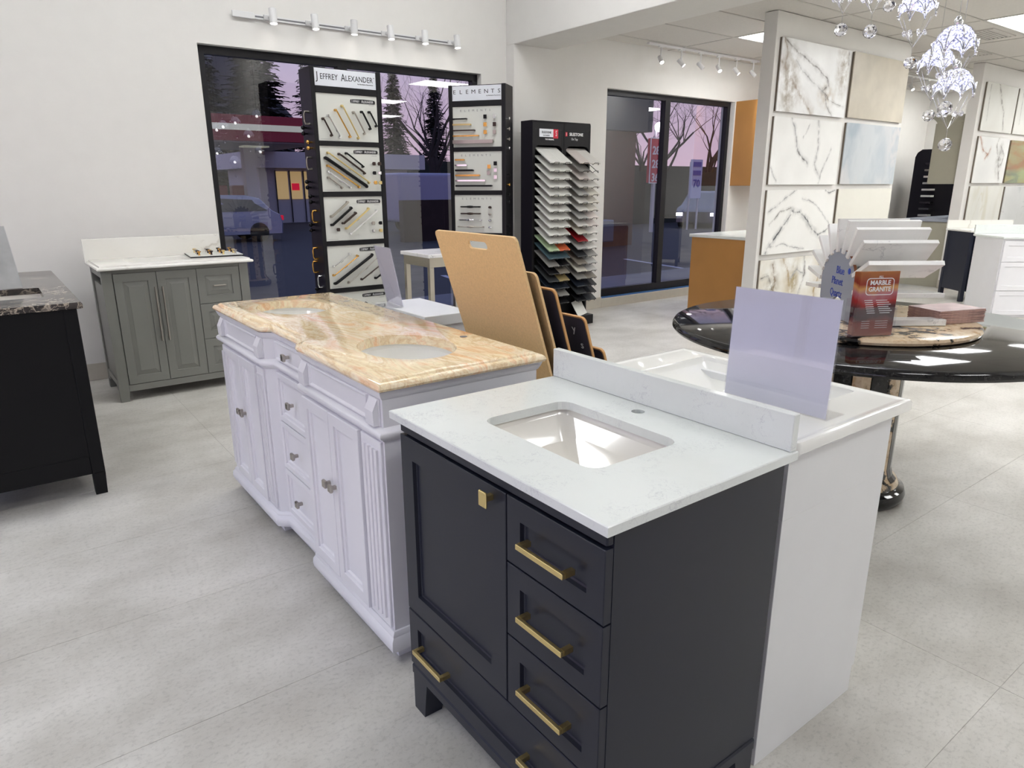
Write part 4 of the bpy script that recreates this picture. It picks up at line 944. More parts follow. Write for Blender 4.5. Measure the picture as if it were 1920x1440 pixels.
# ================================================================== round table with its display
TCX, TCY = 3.2, 1.55
RT = thing('round_table', 'large round black granite table on a striped stone pedestal', 'table', (TCX, TCY, 0))
q = MB(); q.lathe([(.3, .783), (.84, .783), (.856, .787), (.862, .797), (.86, .808), (.853, .818), (.84, .8245), (.3, .8245)], TCX, TCY, 96, False)
q.lathe([(.001, .783), (.3001, .783)], TCX, TCY, 96, False); q.lathe([(.3001, .8245), (.001, .8245)], TCX, TCY, 96, False)
bmesh.ops.remove_doubles(q.bm, verts=q.bm.verts[:], dist=.0004)
wpart('tabletop', q, M['tabletop'], RT, smooth=True)
n = 16; rs = .205
for k in range(n):
    a0, a1 = 2*math.pi*(k+.03)/n, 2*math.pi*(k+.97)/n
    ring = lambda r, z: [(TCX+r*math.cos(a), TCY+r*math.sin(a), z) for a in (a0, (a0+a1)/2, a1)]
    q = MB(); q.loft([[*ring(r, z), (TCX+.12*math.cos(a1), TCY+.12*math.sin(a1), z), (TCX+.12*math.cos(a0), TCY+.12*math.sin(a0), z)] for r, z in ((.232, .105), (.215, .125), (rs, .16), (rs, .70), (rs+.015, .745), (rs+.02, .782))])
    wpart('stave', q, M['susan'] if k % 2 else M['tabletop'], RT, label='golden granite stave' if k % 2 else 'black granite stave')
q = MB(); q.lathe([(.001, 0), (.262, 0), (.274, .01), (.28, .035), (.272, .062), (.252, .075), (.248, .08), (.001, .08)], TCX, TCY, 56); wpart('foot', q, M['tabletop'], RT, smooth=True)
q = MB(); q.lathe([(.001, .0801), (.246, .0801), (.243, .092), (.234, .104), (.001, .1045)], TCX, TCY, 56); wpart('collar', q, M['susan'], RT, smooth=True)
SX, SY = 3.2, 1.61
q = MB(); q.lathe([(.001, .826), (.50, .826), (.522, .830), (.527, .841), (.522, .852), (.50, .856), (.001, .8565)], SX, SY, 72)
single('lazy_susan', q, M['susan'], 'round golden and black granite turntable slab lying on the black table', 'turntable', smooth=True)
# slab tower: local x along the axis, local y away from the camera
tow = thing('sample_tower', 'arch shaped tower carrying a fan of white slab samples on the turntable', 'sample tower', (2.95, 1.45, .857), math.atan2(-.6, .8))
CB, CZ = .27, .985-.857
arch = [(CB-.155, 0)]+[(CB-.165*math.cos(R(a)), CZ+.03+.155*math.sin(R(a))) for a in range(0, 181, 12)]+[(CB+.155, 0)]
cut = [(CB-.02+.062, 0)]+[(CB-.02+.062*math.cos(R(a)), .035+.062*math.sin(R(a))) for a in range(0, 181, 15)]+[(CB-.02-.062, 0)]
pl = arch+cut
for x0, nm in ((.015, 'side_plate'), (.175, 'side_plate')):
    q = MB(); v0 = [q.bm.verts.new((x0, y, z)) for y, z in pl]; v1 = [q.bm.verts.new((x0+.012, y, z)) for y, z in pl]; N_ = len(pl)
    for vv in (v0, v1): bmesh.ops.triangle_fill(q.bm, use_beauty=True, edges=[q.bm.edges.get((vv[i], vv[(i+1) % N_])) or q.bm.edges.new((vv[i], vv[(i+1) % N_])) for i in range(N_)])
    for i in range(N_): q.bm.faces.new((v0[i], v0[(i+1) % N_], v1[(i+1) % N_], v1[i]))
    part(nm, q, M['greytile'], tow)
    q = MB(); q.loft([[(x0-.0005+xx, y, z) for xx in (0, .013)] for y, z in [(y_*1.0+(.001 if y_ > CB else -.001), z_+.001) for y_, z_ in arch[1:-1]]], False, False, False)
    part('plate_edge', q, M['brownedge'], tow)
FT = Matrix(((0, 0, -1, .0145), (-1, 0, 0, 0), (0, 1, 0, 0), (0, 0, 0, 1)))
q = MB(); text_mb(q, 'Blue', .05, TX(FT, -CB+.02, .215, .0003), sx=.9); text_mb(q, 'Planet', .05, TX(FT, -CB+.0, .165, .0003), sx=.9); text_mb(q, 'Quartz', .05, TX(FT, -CB, .11, .0003), sx=.8); part('lettering', q, M['blueink'], tow)
q = MB(); q.X = FT; q.sphere((-CB+.105, .222, .0005), .014, 12, 6, (1, 1, .1)); q.X = Matrix.Identity(4); part('logo_dot', q, M['blueink'], tow)
tints = ['statuary', 'quartz', 'greycounter']
TS = [veins('tower_slab_%d' % i, C(238, 238, 235), C(168, 168, 172), 3, .010, .2, seed=i*1.3+4, amount=.5, thin=.53) for i in range(3)]
angs = [3, 28, 47, 63, 79, 97, 116, 135, 152, 168, 183]
ORD2 = ['lowest on the near side', 'second lowest on the near side', 'third up on the near side', 'fourth up on the near side', 'near upright one at the top', 'far upright one at the top', 'first leaning away past the top', 'second leaning away past the top', 'third lowest on the far side', 'second lowest on the far side', 'lowest on the far side']
MT = ROOTM[tow.name]
for k, a in enumerate(angs):
    q = MB(); Xr = Matrix.Translation((0, CB, CZ)) @ Matrix.Rotation(-R(a), 4, 'X') @ Matrix.Rotation(math.pi, 4, 'Z') @ Matrix.Translation((-.33, 0, 0))
    # after the half turn: local y points to -y (near side), raised by the angle
    q.at(MT @ Xr); q.box(.005, .325, .168, .318, -.010, .010, bev=.0015)
    single('stone_sample', q, TS[k % 3], 'white slab in the tower fan, '+ORD2[k], 'stone sample', 'slab samples fanned around the tower')
q = MB(); q.at(MT); q.box(.035, .40, .03, .10, .0005, .028, bev=.002); single('stone_sample', q, M['statuary'], 'thick pale slab sample lying at the foot of the slab tower', 'stone sample')
# brochure holder
bh = thing('brochure_holder', 'clear holder full of red brochures standing on the turntable edge', 'brochure holder', (2.735, 1.365, .8575), math.atan2(-.48, .88))
q = MB(); q.box(0, .19, 0, .002, .0, .12); q.box(0, .19, .058, .060, 0, .15); q.box(0, .002, .002, .058, 0, .12); q.box(.188, .19, .002, .058, 0, .12); q.box(.002, .188, .002, .058, 0, .002); part('acrylic_shell', q, M['acrylic'], bh)
def brochure_mat():
    m, t, b = newmat('brochure_cover'); N = t.nodes; c = N.new('ShaderNodeTexCoord'); s = N.new('ShaderNodeSeparateXYZ'); t.links.new(c.outputs['Object'], s.inputs[0])
    n = N.new('ShaderNodeTexNoise'); n.inputs['Scale'].default_value = 9; n.inputs['Detail'].default_value = 3; t.links.new(c.outputs['Object'], n.inputs['Vector'])
    a = N.new('ShaderNodeMath'); a.operation = 'MULTIPLY_ADD'; a.inputs[1].default_value = .10; t.links.new(n.outputs[0], a.inputs[0]); t.links.new(s.outputs['Z'], a.inputs[2])
    mr = N.new('ShaderNodeMapRange'); mr.inputs['From Min'].default_value = .05; mr.inputs['From Max'].default_value = .31; t.links.new(a.outputs[0], mr.inputs[0])
    t.links.new(ramp(t, mr.outputs[0], [(0, C(150, 96, 84)), (.22, C(132, 70, 66)), (.30, C(60, 28, 38)), (.44, C(70, 26, 34)), (.52, C(158, 40, 40)), (.62, C(176, 110, 120)), (.72, C(206, 150, 90)), (.80, C(140, 44, 30)), (1, C(160, 96, 48))]), b.inputs['Base Color'])
    b.inputs['Roughness'].default_value = .2; return m
BM = brochure_mat()
for k in range(5):
    q = MB(); q.box(.012+.0015*k, .18+.001*k, .004+.0105*k, .011+.0105*k, .003, .262-.001*k); p = part('brochure', q, BM, bh)
F0 = FY(.0038)
q = MB(); text_mb(q, 'MARBLE', .026, TX(F0, .10, .217, .0), sx=.95, bold=.0006); text_mb(q, 'GRANITE', .026, TX(F0, .10, .191, .0), sx=.9, bold=.0006); text_mb(q, 'ALL', .012, TX(F0, .10, .241, .0))
q.X = F0
ro, ri = rrect(.04, .16, .168, .236, .014), rrect(.043, .157, .171, .233, .012)
q.loft([[(x, y, .0002) for x, y in ro], [(x, y, .0002) for x, y in ri]], False, False)
for r_ in range(7):
    q.box(.04+.003*r_, .075+.003*r_, .146-.0085*r_, .1485-.0085*r_, 0, .0004); q.box(.09+.004*r_, .14+.003*r_+(r_ % 3)*.006, .146-.0085*r_, .1485-.0085*r_, 0, .0004)
for r_ in range(4): q.box(.04, .075, .062-.009*r_, .0635-.009*r_, 0, .0004); q.box(.10, .155, .062-.009*r_, .0635-.009*r_, 0, .0004)
q.X = Matrix.Identity(4); part('lettering', q, M['whiteink'], bh)
# brochure stack
ST = mat('brochure_edge', C(196, 160, 150), .35, noise=.12, nscale=60)
for k in range(12):
    q = MB(); X = Matrix.Translation((3.44, 1.30, .8575+.0048*k)) @ Matrix.Rotation(R(-22+(k*37 % 5)*1.2), 4, 'Z'); q.at(X); q.box(-.13, .13, -.085, .085, .0002, .0044)
    single('brochure', q, ST, 'glossy brochure in the flat stack on the turntable, %s from the bottom' % ORD[k], 'brochure', 'flat stack of brochures')
q = MB(); q.at(Matrix.Translation((3.44, 1.30, .9153)) @ Matrix.Rotation(R(-20), 4, 'Z')); q.box(-.13, .13, -.085, .085, 0, .0012); single('brochure', q, mat('brochure_top', C(226, 196, 200), .15, noise=.15, nscale=16), 'open brochure with pink and white cover on top of the flat stack', 'brochure')
for k, (x, y, m) in enumerate([(2.93, 1.80, 'black'), (2.90, 1.76, 'statuary'), (2.84, 1.70, 'black')]):
    q = MB(); q.at(Matrix.Translation((x, y, .8572)) @ Matrix.Rotation(R(20*k), 4, 'Z')); q.box(-.045, .045, -.03, .03, 0, .012, bev=.001)
    single('stone_chip', q, M[m], ['small black stone chip furthest back beside the slab tower', 'small white stone chip between two black ones beside the slab tower', 'small black stone chip nearest the sign holder on the turntable'][k], 'stone sample')

# ================================================================== crystal chandelier
M['crystal'] = mat('crystal_glass', C(245, 245, 250), .02); M['crystal'].node_tree.nodes['Principled BSDF'].inputs['Transmission Weight'].default_value = 1.0
def shade_mat():
    m, t, b = newmat('lit_crystal_shade'); N = t.nodes; c = N.new('ShaderNodeTexCoord')
    v = N.new('ShaderNodeTexVoronoi'); v.inputs['Scale'].default_value = 150; t.links.new(c.outputs['Object'], v.inputs['Vector'])
    col = ramp(t, v.outputs['Distance'], [(.15, (1, 1, 1, 1)), (.5, C(222, 224, 244)), (.8, C(120, 122, 158))])
    t.links.new(col, b.inputs['Base Color']); t.links.new(col, b.inputs['Emission Color']); b.inputs['Emission Strength'].default_value = .6; b.inputs['Roughness'].default_value = .15
    bp = N.new('ShaderNodeBump'); bp.inputs['Strength'].default_value = .8; bp.inputs['Distance'].default_value = .004; t.links.new(v.outputs['Distance'], bp.inputs['Height']); t.links.new(bp.outputs[0], b.inputs['Normal'])
    return m
M['shade'] = shade_mat()
ch = thing('chandelier', 'cluster of lit crystal parachute pendants hanging over the round table', 'chandelier', (3.2, 1.5, 0))
q = MB(); q.lathe([(.001, ZH-.05), (.22, ZH-.05), (.235, ZH-.04), (.235, ZH-.001), (.001, ZH-.001)], 0, 0, 32); part('ceiling_plate', q, M['chrome'], ch, True)
def px_ray(x, y):
    f = 1296.0; cm = SC.camera.matrix_world
    return (cm.to_3x3() @ Vector(((x-960)/f, -(y-720)/f, -1)))
PEND = [((3.20, 1.32), 1.80), ((3.52, 1.54), 1.945), ((2.98, 1.25), 1.92), ((3.36, 1.58), 2.155), ((2.93, 1.55), 2.225), ((2.98, 1.70), 2.26), ((3.3, 1.2), 2.36), ((3.45, 1.75), 2.42)]
for k, ((px, py), pz) in enumerate(PEND):
    O = Vector((px-3.2, py-1.5, pz))          # rim centre of the dome
    r0, hh = .074, .09; n = 32
    rows = []
    for i, (fr, fz) in enumerate([(.10, 1.0), (.34, .96), (.60, .84), (.80, .62), (.93, .36), (1.0, .10), (1.02, -.02)]):
        rows.append([(O.x+r0*fr*math.cos(2*math.pi*j/n), O.y+r0*fr*math.sin(2*math.pi*j/n), O.z+hh*fz+(.028*abs(math.sin(4*math.pi*j/n))**.7 if i >= 5 else 0)) for j in range(n)])
    q = MB(); q.loft(rows, True, False); pd = part('pendant_shade', q, M['shade'], ch, True, label='crystal lined dome shade')
    q = MB()
    for j in range(8):
        a = 2*math.pi*j/8; ca, sa = math.cos(a), math.sin(a)
        q.tube([(O.x+r0*fr*1.01*ca, O.y+r0*fr*1.01*sa, O.z+hh*fz) for fr, fz in [(.1, 1.0), (.34, .97), (.6, .85), (.8, .63), (.93, .37), (1.0, .1), (1.03, -.04)]], .0022, 5)
        q.tube([(O.x+r0*math.cos(a+t*math.pi/16)*1.02, O.y+r0*math.sin(a+t*math.pi/16)*1.02, O.z-.01+.045*math.sin(t*math.pi/4)) for t in range(5)], .002, 5)
        q.sphere((O.x+r0*1.04*ca, O.y+r0*1.04*sa, O.z-.012), .005, 6, 5)
    q.lathe([(.001, O.z+hh-.002), (.013, O.z+hh), (.015, O.z+hh+.012), (.008, O.z+hh+.028), (.001, O.z+hh+.03)], O.x, O.y, 12)
    part('wire_frame', q, M['chrome'], pd, True)
    q = MB()
    for j in range(8):
        a = 2*math.pi*(j+.5)/8 if j % 2 else 2*math.pi*j/8
        q.tube([(O.x+r0*1.0*math.cos(a), O.y+r0*1.0*math.sin(a), O.z-.01), (O.x+.04*math.cos(a), O.y+.04*math.sin(a), O.z-.075), (O.x, O.y, O.z-.135)], .0007, 4)
    q.tube([(O.x, O.y, O.z-.135), (O.x, O.y, O.z-.17)], .0012, 4); q.tube([(O.x, O.y, O.z+hh+.03), (O.x, O.y, ZH-.05)], .0013, 4)
    part('wires', q, M['chrome'], pd)
    q = MB()
    for j in range(8): a = 2*math.pi*j/8; q.sphere((O.x+.042*math.cos(a), O.y+.042*math.sin(a), O.z-.078), .0095, 8, 6)
    part('bead_ring', q, M['crystal'], pd, True)
    q = MB(); t_ = bmesh.new(); bmesh.ops.create_icosphere(t_, subdivisions=2, radius=.026)
    for v in t_.verts: v.co += Vector((O.x, O.y, O.z-.195))
    q.merge(t_); part('crystal_ball', q, M['crystal'], pd)
    bl = D.lights.new('pendant_lamp', 'POINT'); bl.energy = .12; bl.shadow_soft_size = .02; bo = link(D.objects.new('pendant_lamp', bl), ch); bo.location = (O.x, O.y, O.z+.0)

# ================================================================== tile panels on the partitions
def tpanel(label, m, x0, x1, z0, z1, yf, cat='stone slab', proud=.03):
    t = thing('stone_slab', label, cat, ((x0+x1)/2, yf, z0))
    q = MB(); q.box(x0+.002, x1-.002, yf-proud+.010, yf-.0005, z0+.002, z1-.002); wpart('backing', q, M['brownback'], t)
    q = MB(); q.box(x0, x1, yf-proud, yf-proud+.0095, z0, z1, bev=.001); wpart('tile_face', q, m, t)
    return t
def polyvein(name, base, lines, rough=.15, cloud=None, patches=(), seed=0.0, warp=.075):
    """Stone face whose main veins follow given polylines (object X, Z), jittered by noise.
    lines = [(colour, width, [(u, v), ...])...] in metres from the panel's lower left; patches = [(colour, u, v, ru, rv)]"""
    m, t, b = newmat(name); N = t.nodes; L = t.links
    c = N.new('ShaderNodeTexCoord')
    n1 = N.new('ShaderNodeTexNoise'); n1.inputs['Scale'].default_value = 7; n1.inputs['Detail'].default_value = 8; n1.inputs['Roughness'].default_value = .65
    of = N.new('ShaderNodeVectorMath'); of.operation = 'ADD'; of.inputs[1].default_value = (seed*5, 0, seed*3); L.new(c.outputs['Object'], of.inputs[0]); L.new(of.outputs[0], n1.inputs['Vector'])
    sb = N.new('ShaderNodeVectorMath'); sb.operation = 'SUBTRACT'; sb.inputs[1].default_value = (.5, .5, .5); L.new(n1.outputs[1], sb.inputs[0])
    ma = N.new('ShaderNodeVectorMath'); ma.operation = 'MULTIPLY_ADD'; ma.inputs[1].default_value = (warp, 0, warp); L.new(sb.outputs[0], ma.inputs[0]); L.new(c.outputs['Object'], ma.inputs[2])
    fl = N.new('ShaderNodeVectorMath'); fl.operation = 'MULTIPLY'; fl.inputs[1].default_value = (1, 0, 1); L.new(ma.outputs[0], fl.inputs[0])
    P = fl.outputs[0]
    n2 = N.new('ShaderNodeTexNoise'); n2.inputs['Scale'].default_value = 3; n2.inputs['Detail'].default_value = 6; L.new(of.outputs[0], n2.inputs['Vector'])
    col = ramp(t, n2.outputs[0], [(.35, base), (.72, cloud or base)])
    n3 = N.new('ShaderNodeTexNoise'); n3.inputs['Scale'].default_value = 16; n3.inputs['Detail'].default_value = 5; L.new(of.outputs[0], n3.inputs['Vector'])
    wob = N.new('ShaderNodeMapRange'); wob.inputs['From Min'].default_value = .3; wob.inputs['From Max'].default_value = .62; L.new(n3.outputs[0], wob.inputs[0])
    def mixin(fac, c2):
        nonlocal col
        k = N.new('ShaderNodeMix'); k.data_type = 'RGBA'; L.new(fac, k.inputs[0]); L.new(col, k.inputs[6]); k.inputs[7].default_value = c2; col = k.outputs[2]
    for c2, u, v, ru, rv in patches:
        s1 = N.new('ShaderNodeVectorMath'); s1.operation = 'SUBTRACT'; s1.inputs[1].default_value = (u, 0, v); L.new(P, s1.inputs[0])
        s2 = N.new('ShaderNodeVectorMath'); s2.operation = 'DIVIDE'; s2.inputs[1].default_value = (ru, 1, rv); L.new(s1.outputs[0], s2.inputs[0])
        s3 = N.new('ShaderNodeVectorMath'); s3.operation = 'LENGTH'; L.new(s2.outputs[0], s3.inputs[0])
        r = N.new('ShaderNodeMapRange'); r.inputs['From Min'].default_value = .25; r.inputs['From Max'].default_value = 1.3; r.inputs['To Min'].default_value = 1.0; r.inputs['To Max'].default_value = 0; L.new(s3.outputs['Value'], r.inputs[0])
        q_ = N.new('ShaderNodeMath'); q_.operation = 'MULTIPLY'; L.new(r.outputs[0], q_.inputs[0]); L.new(wob.outputs[0], q_.inputs[1]); mixin(q_.outputs[0], c2)
    for c2, wd, pts in lines:
        prev = None
        for (u0, v0), (u1, v1) in zip(pts, pts[1:]):
            ba = (u1-u0, 0, v1-v0); d2 = max(ba[0]**2+ba[2]**2, 1e-6)
            pa = N.new('ShaderNodeVectorMath'); pa.operation = 'SUBTRACT'; pa.inputs[1].default_value = (u0, 0, v0); L.new(P, pa.inputs[0])
            dt = N.new('ShaderNodeVectorMath'); dt.operation = 'DOT_PRODUCT'; dt.inputs[1].default_value = (ba[0]/d2, 0, ba[2]/d2); L.new(pa.outputs[0], dt.inputs[0])
            cl = N.new('ShaderNodeClamp'); L.new(dt.outputs['Value'], cl.inputs[0])
            sc = N.new('ShaderNodeVectorMath'); sc.operation = 'SCALE'; sc.inputs[0].default_value = ba; L.new(cl.outputs[0], sc.inputs['Scale'])
            df = N.new('ShaderNodeVectorMath'); df.operation = 'DISTANCE'; L.new(pa.outputs[0], df.inputs[0]); L.new(sc.outputs[0], df.inputs[1])
            cur = df.outputs['Value']
            if prev is not None:
                mn = N.new('ShaderNodeMath'); mn.operation = 'MINIMUM'; L.new(prev, mn.inputs[0]); L.new(cur, mn.inputs[1]); cur = mn.outputs[0]
            prev = cur
        for w2, am in ((wd*1.35, .95), (wd*5.5, .42)):
            r = N.new('ShaderNodeMapRange'); r.interpolation_type = 'SMOOTHSTEP'; r.inputs['From Min'].default_value = 0; r.inputs['From Max'].default_value = w2; r.inputs['To Min'].default_value = am; r.inputs['To Max'].default_value = 0; L.new(prev, r.inputs[0])
            q_ = N.new('ShaderNodeMath'); q_.operation = 'MULTIPLY'; L.new(r.outputs[0], q_.inputs[0]); q_.inputs[1].default_value = 1.0
            if w2 > wd: L.new(wob.outputs[0], q_.inputs[1])
            mixin(q_.outputs[0], c2)
    L.new(col, b.inputs['Base Color']); b.inputs['Roughness'].default_value = rough
    return m
V = veins
PW, PH = 1.24, .65
def uv(*p): return [((x-.5)*PW, (1-y)*PH) for x, y in p]
DK, BR, GR, GD = C(92, 84, 80), C(138, 120, 100), C(150, 150, 152), C(166, 142, 100)
T1 = polyvein('arabescato_face', C(240, 241, 241), [
    (DK, .010, uv((.02, .0), (.14, .12), (.36, .24), (.55, .36), (.68, .45), (.70, .55), (.62, .64))), (DK, .006, uv((.62, .64), (.72, .74), (.82, .80), (.97, .84))),
    (DK, .006, uv((.66, .68), (.70, .84), (.80, .99))), (BR, .022, uv((.02, .33), (.14, .50), (.26, .68), (.38, .84), (.48, 1.0))), (GR, .008, uv((.20, .28), (.36, .46), (.52, .58), (.62, .64))),
    (BR, .012, uv((.02, .0), (.08, .2), (.07, .38))), (DK, .005, uv((.95, .02), (.98, .20)))], cloud=C(226, 226, 226),
    patches=[(C(150, 138, 122), -.36*PW, .36*PH, .16, .34), (C(158, 146, 130), .40*PW, .72*PH, .13, .26), (C(196, 186, 172), .18*PW, .3*PH, .16, .12)], seed=2, rough=.35)
T2 = polyvein('calacatta_face', C(240, 240, 238), [(GR, .010, uv((.24, .02), (.32, .30), (.36, .48), (.44, .60), (.52, .68))), (DK, .005, uv((.36, .5), (.46, .63))), (GR, .009, uv((.62, .0), (.66, .4), (.63, .68), (.72, .90))),
    (GR, .006, uv((.86, .45), (.80, .66), (.74, .84), (.72, .98))), (GR, .004, uv((.42, .3), (.5, .1))), (GR, .005, uv((0, .75), (.1, .95)))], rough=.22, cloud=C(232, 232, 230), seed=5)
BL = C(46, 50, 62)
T3 = polyvein('black_vein_face', C(240, 240, 237), [(BL, .011, uv((.03, .97), (.14, .76), (.26, .56), (.35, .40), (.37, .34))), (BL, .012, uv((.36, .35), (.48, .38), (.60, .50), (.70, .66), (.80, .74))), (BL, .005, uv((.80, .74), (.90, .70), (1, .62))),
    (GR, .007, uv((.02, .36), (.16, .24), (.30, .10), (.40, .02))), (DK, .005, uv((.06, .54), (.20, .34), (.34, .31))), (GR, .005, uv((.5, .16), (.70, .24), (.88, .46), (.98, .62))), (BL, .006, uv((.84, .03), (.92, .07), (1, .04))), (GR, .005, uv((.05, .9), (.3, .86), (.6, .97)))], rough=.2, cloud=C(233, 232, 228), seed=8)
T4 = polyvein('gold_vein_face', C(238, 238, 234), [(DK, .008, uv((.02, .3), (.12, .26), (.18, .5), (.26, .74), (.36, .98))), (GD, .020, uv((.30, .0), (.40, .25), (.44, .5), (.42, .8))), (DK, .008, uv((.62, .0), (.66, .3), (.58, .66), (.62, 1))),
    (BR, .014, uv((.16, .1), (.22, .36), (.18, .62))), (GD, .018, uv((.86, .0), (.90, .3), (.84, .6), (.88, 1))), (GR, .008, uv((.44, .35), (.54, .2), (.64, .3)))], rough=.2, cloud=C(214, 206, 188),
    patches=[(C(160, 150, 126), -.32*PW, .45*PH, .14, .2), (C(168, 152, 116), .0, .6*PH, .1, .2)], seed=11, warp=.09)
T5 = mat('beige_stone_panel', C(202, 194, 178), .35, noise=.1, nscale=4)
T6 = V('blue_grey_panel', C(196, 201, 205), C(216, 210, 208), 1.4, .07, .3, cloud=C(164, 176, 186), cscale=2.6, seed=1.1, amount=.6, stretch=(1, 1, .6))
T7 = mat('plain_ivory_panel', C(228, 226, 216), .4, noise=.01)
Pp = 4.169
tpanel('top left slab of the centre partition, white with bold brown-grey veins', T1, 6.275, 7.515, 2.13, 2.78, Pp)
tpanel('top right slab of the centre partition, plain beige', T5, 7.59, 8.80, 2.14, 2.785, Pp)
tpanel('second left slab of the centre partition, white with faint grey veins', T2, 6.265, 7.505, 1.452, 2.085, Pp)
tpanel('second right slab of the centre partition, cloudy blue-grey', T6, 7.60, 8.80, 1.455, 2.09, Pp)
tpanel('third left slab of the centre partition, white with thin black veins', T3, 6.265, 7.53, .766, 1.40, Pp)
tpanel('third right slab of the centre partition, plain ivory', T7, 7.60, 8.80, .766, 1.405, Pp)
tpanel('bottom left slab of the centre partition, white with gold and grey veins', T4, 6.265, 7.52, .07, .712, Pp)
tpanel('bottom right slab of the centre partition, ivory with soft veins', T2, 7.60, 8.80, .07, .712, Pp)
Pp = 4.19
T8 = polyvein('polished_face', C(226, 227, 222), [(DK, .010, uv((.38, .05), (.52, .4), (.62, .62), (.68, .96))), (GR, .005, uv((.16, .1), (.18, .8)))], rough=.03, cloud=C(218, 218, 212), seed=17)
T9 = polyvein('rust_vein_face', C(232, 233, 231), [(C(150, 96, 60), .012, uv((.08, .06), (.22, .32), (.36, .40), (.42, .30))), (DK, .012, uv((.62, .0), (.58, .22), (.66, .4), (.72, .62), (.80, .9))), (DK, .008, uv((.7, .2), (.84, .4), (.78, .62))), (C(150, 96, 60), .009, uv((.36, .40), (.30, .5)))], cloud=C(222, 223, 222), patches=[(C(150, 148, 146), .22*PW, .5*PH, .12, .22)], seed=14)
T10 = V('colourful_onyx_panel', C(150, 160, 110), C(90, 100, 90), 1.2, .08, .15, cloud=C(150, 76, 40), cscale=1.6, seed=3.3, amount=.6, stretch=(.4, 1, 2.0))
T11 = V('cream_streak_panel', C(222, 222, 215), C(196, 190, 166), .9, .05, .25, seed=8.8, amount=.5, stretch=(2, 1, .5)); T12 = V('cool_grey_panel', C(206, 208, 208), C(140, 142, 146), 1.0, .015, .25, seed=12.2, amount=.8)
tpanel('top left slab of the right partition, polished white with a dark vein', T8, 11.10, 12.19, 2.155, 2.77, Pp)
tpanel('top right slab of the right partition, polished pale stone', T8, 12.25, 13.40, 2.155, 2.77, Pp)
tpanel('middle left slab of the right partition, white with grey and rust veins', T9, 11.12, 12.21, 1.465, 2.085, Pp)
tpanel('middle right slab of the right partition, green and rust coloured', T10, 12.28, 13.40, 1.465, 2.07, Pp)
tpanel('bottom left slab of the right partition, white with cream streaks', T11, 11.12, 12.30, .79, 1.425, Pp)
tpanel('bottom right slab of the right partition, cool grey with diagonal veins', T12, 12.38, 13.50, .79, 1.415, Pp)

# ================================================================== cabinets further back
RT = thing('base_cabinet', 'honey maple peninsula cabinet with white top behind the centre partition', 'cabinet', (7.0, 4.8, 0))
q = MB(); q.box(6.475, 7.6, 4.34, 5.16, 0, .885); wpart('body', q, M['orange'], RT)
q = MB(); q.box(6.452, 6.4745, 4.34, 5.18, 0, .885, bev=.002); wpart('end_panel', q, M['orange'], RT)
q = MB(); q.box(6.43, 7.63, 4.33, 5.205, .886, .92, bev=.004); wpart('countertop', q, M['quartz'], RT)
for k in range(2):
    q = MB(); q.X = Matrix(((1, 0, 0, 0), (0, 0, 1, 5.1605), (0, 1, 0, 0), (0, 0, 0, 1))); a = 6.49+.555*k; q.loft([[(a+i, .1+i, w_), (a+.55-i, .1+i, w_), (a+.55-i, .87-i, w_), (a+i, .87-i, w_)] for i, w_ in [(0, 0), (0, .018), (.06, .018), (.063, .01)]]); q.X = Matrix.Identity(4); wpart('door', q, M['orange'], RT)
RT = thing('wall_cabinet', 'honey maple wall cabinet hung at the right end of the two pane window', 'cabinet', (8.6, 5.9, 1.44))
q = MB(); q.box(8.372, 9.2, 5.69, 6.118, 1.44, 2.52); wpart('body', q, M['orange'], RT)
q = MB(); q.box(8.35, 8.3715, 5.69, 6.118, 1.44, 2.52, bev=.002); wpart('end_panel', q, M['orange'], RT)
q = MB(); panel(q, FY(5.69), 8.355, 8.77, 1.445, 2.515, SHAKER(.06)); wpart('door', q, M['orange'], RT)
q = MB(); panel(q, FY(5.69), 8.775, 9.195, 1.445, 2.515, SHAKER(.06)); wpart('door', q, M['orange'], RT)
RT = thing('base_cabinet', 'sage base cabinet with pale top beyond the centre partition', 'cabinet', (11.6, 4.6, 0))
q = MB(); q.box(11.055, 12.6, 4.34, 4.93, 0, .93); wpart('body', q, M['sage'], RT)
q = MB(); q.box(11.03, 12.63, 4.335, 4.96, .9305, .97, bev=.004); wpart('countertop', q, M['greytile'], RT)
for k in range(3):
    q = MB(); q.X = Matrix(((1, 0, 0, 0), (0, 0, 1, 4.9305), (0, 1, 0, 0), (0, 0, 0, 1))); a = 11.06+.51*k; q.loft([[(a+i, .1+i, w_), (a+.505-i, .1+i, w_), (a+.505-i, .92-i, w_), (a+i, .92-i, w_)] for i, w_ in [(0, 0), (0, .018), (.06, .018), (.063, .01)]]); q.X = Matrix.Identity(4); wpart('door', q, M['sage'], RT)
RT = thing('wall_cabinet', 'sage wall cabinet with flared crown beyond the centre partition', 'cabinet', (11.6, 4.5, 1.45))
q = MB(); q.box(11.05, 12.6, 4.335, 4.70, 1.455, 2.28); wpart('body', q, M['sage'], RT)
q = MB(); o_ = [(11.05, 4.335), (12.6, 4.335), (12.6, 4.70), (11.05, 4.70)]
q.loft([[(x, y, z) for x, y in [(11.05-e_, 4.335), (12.6, 4.335), (12.6, 4.70+e_), (11.05-e_, 4.70+e_)]] for e_, z in [(.002, 2.2805), (.01, 2.30), (.05, 2.35), (.07, 2.365), (.07, 2.375)]]); wpart('crown', q, M['sage'], RT)
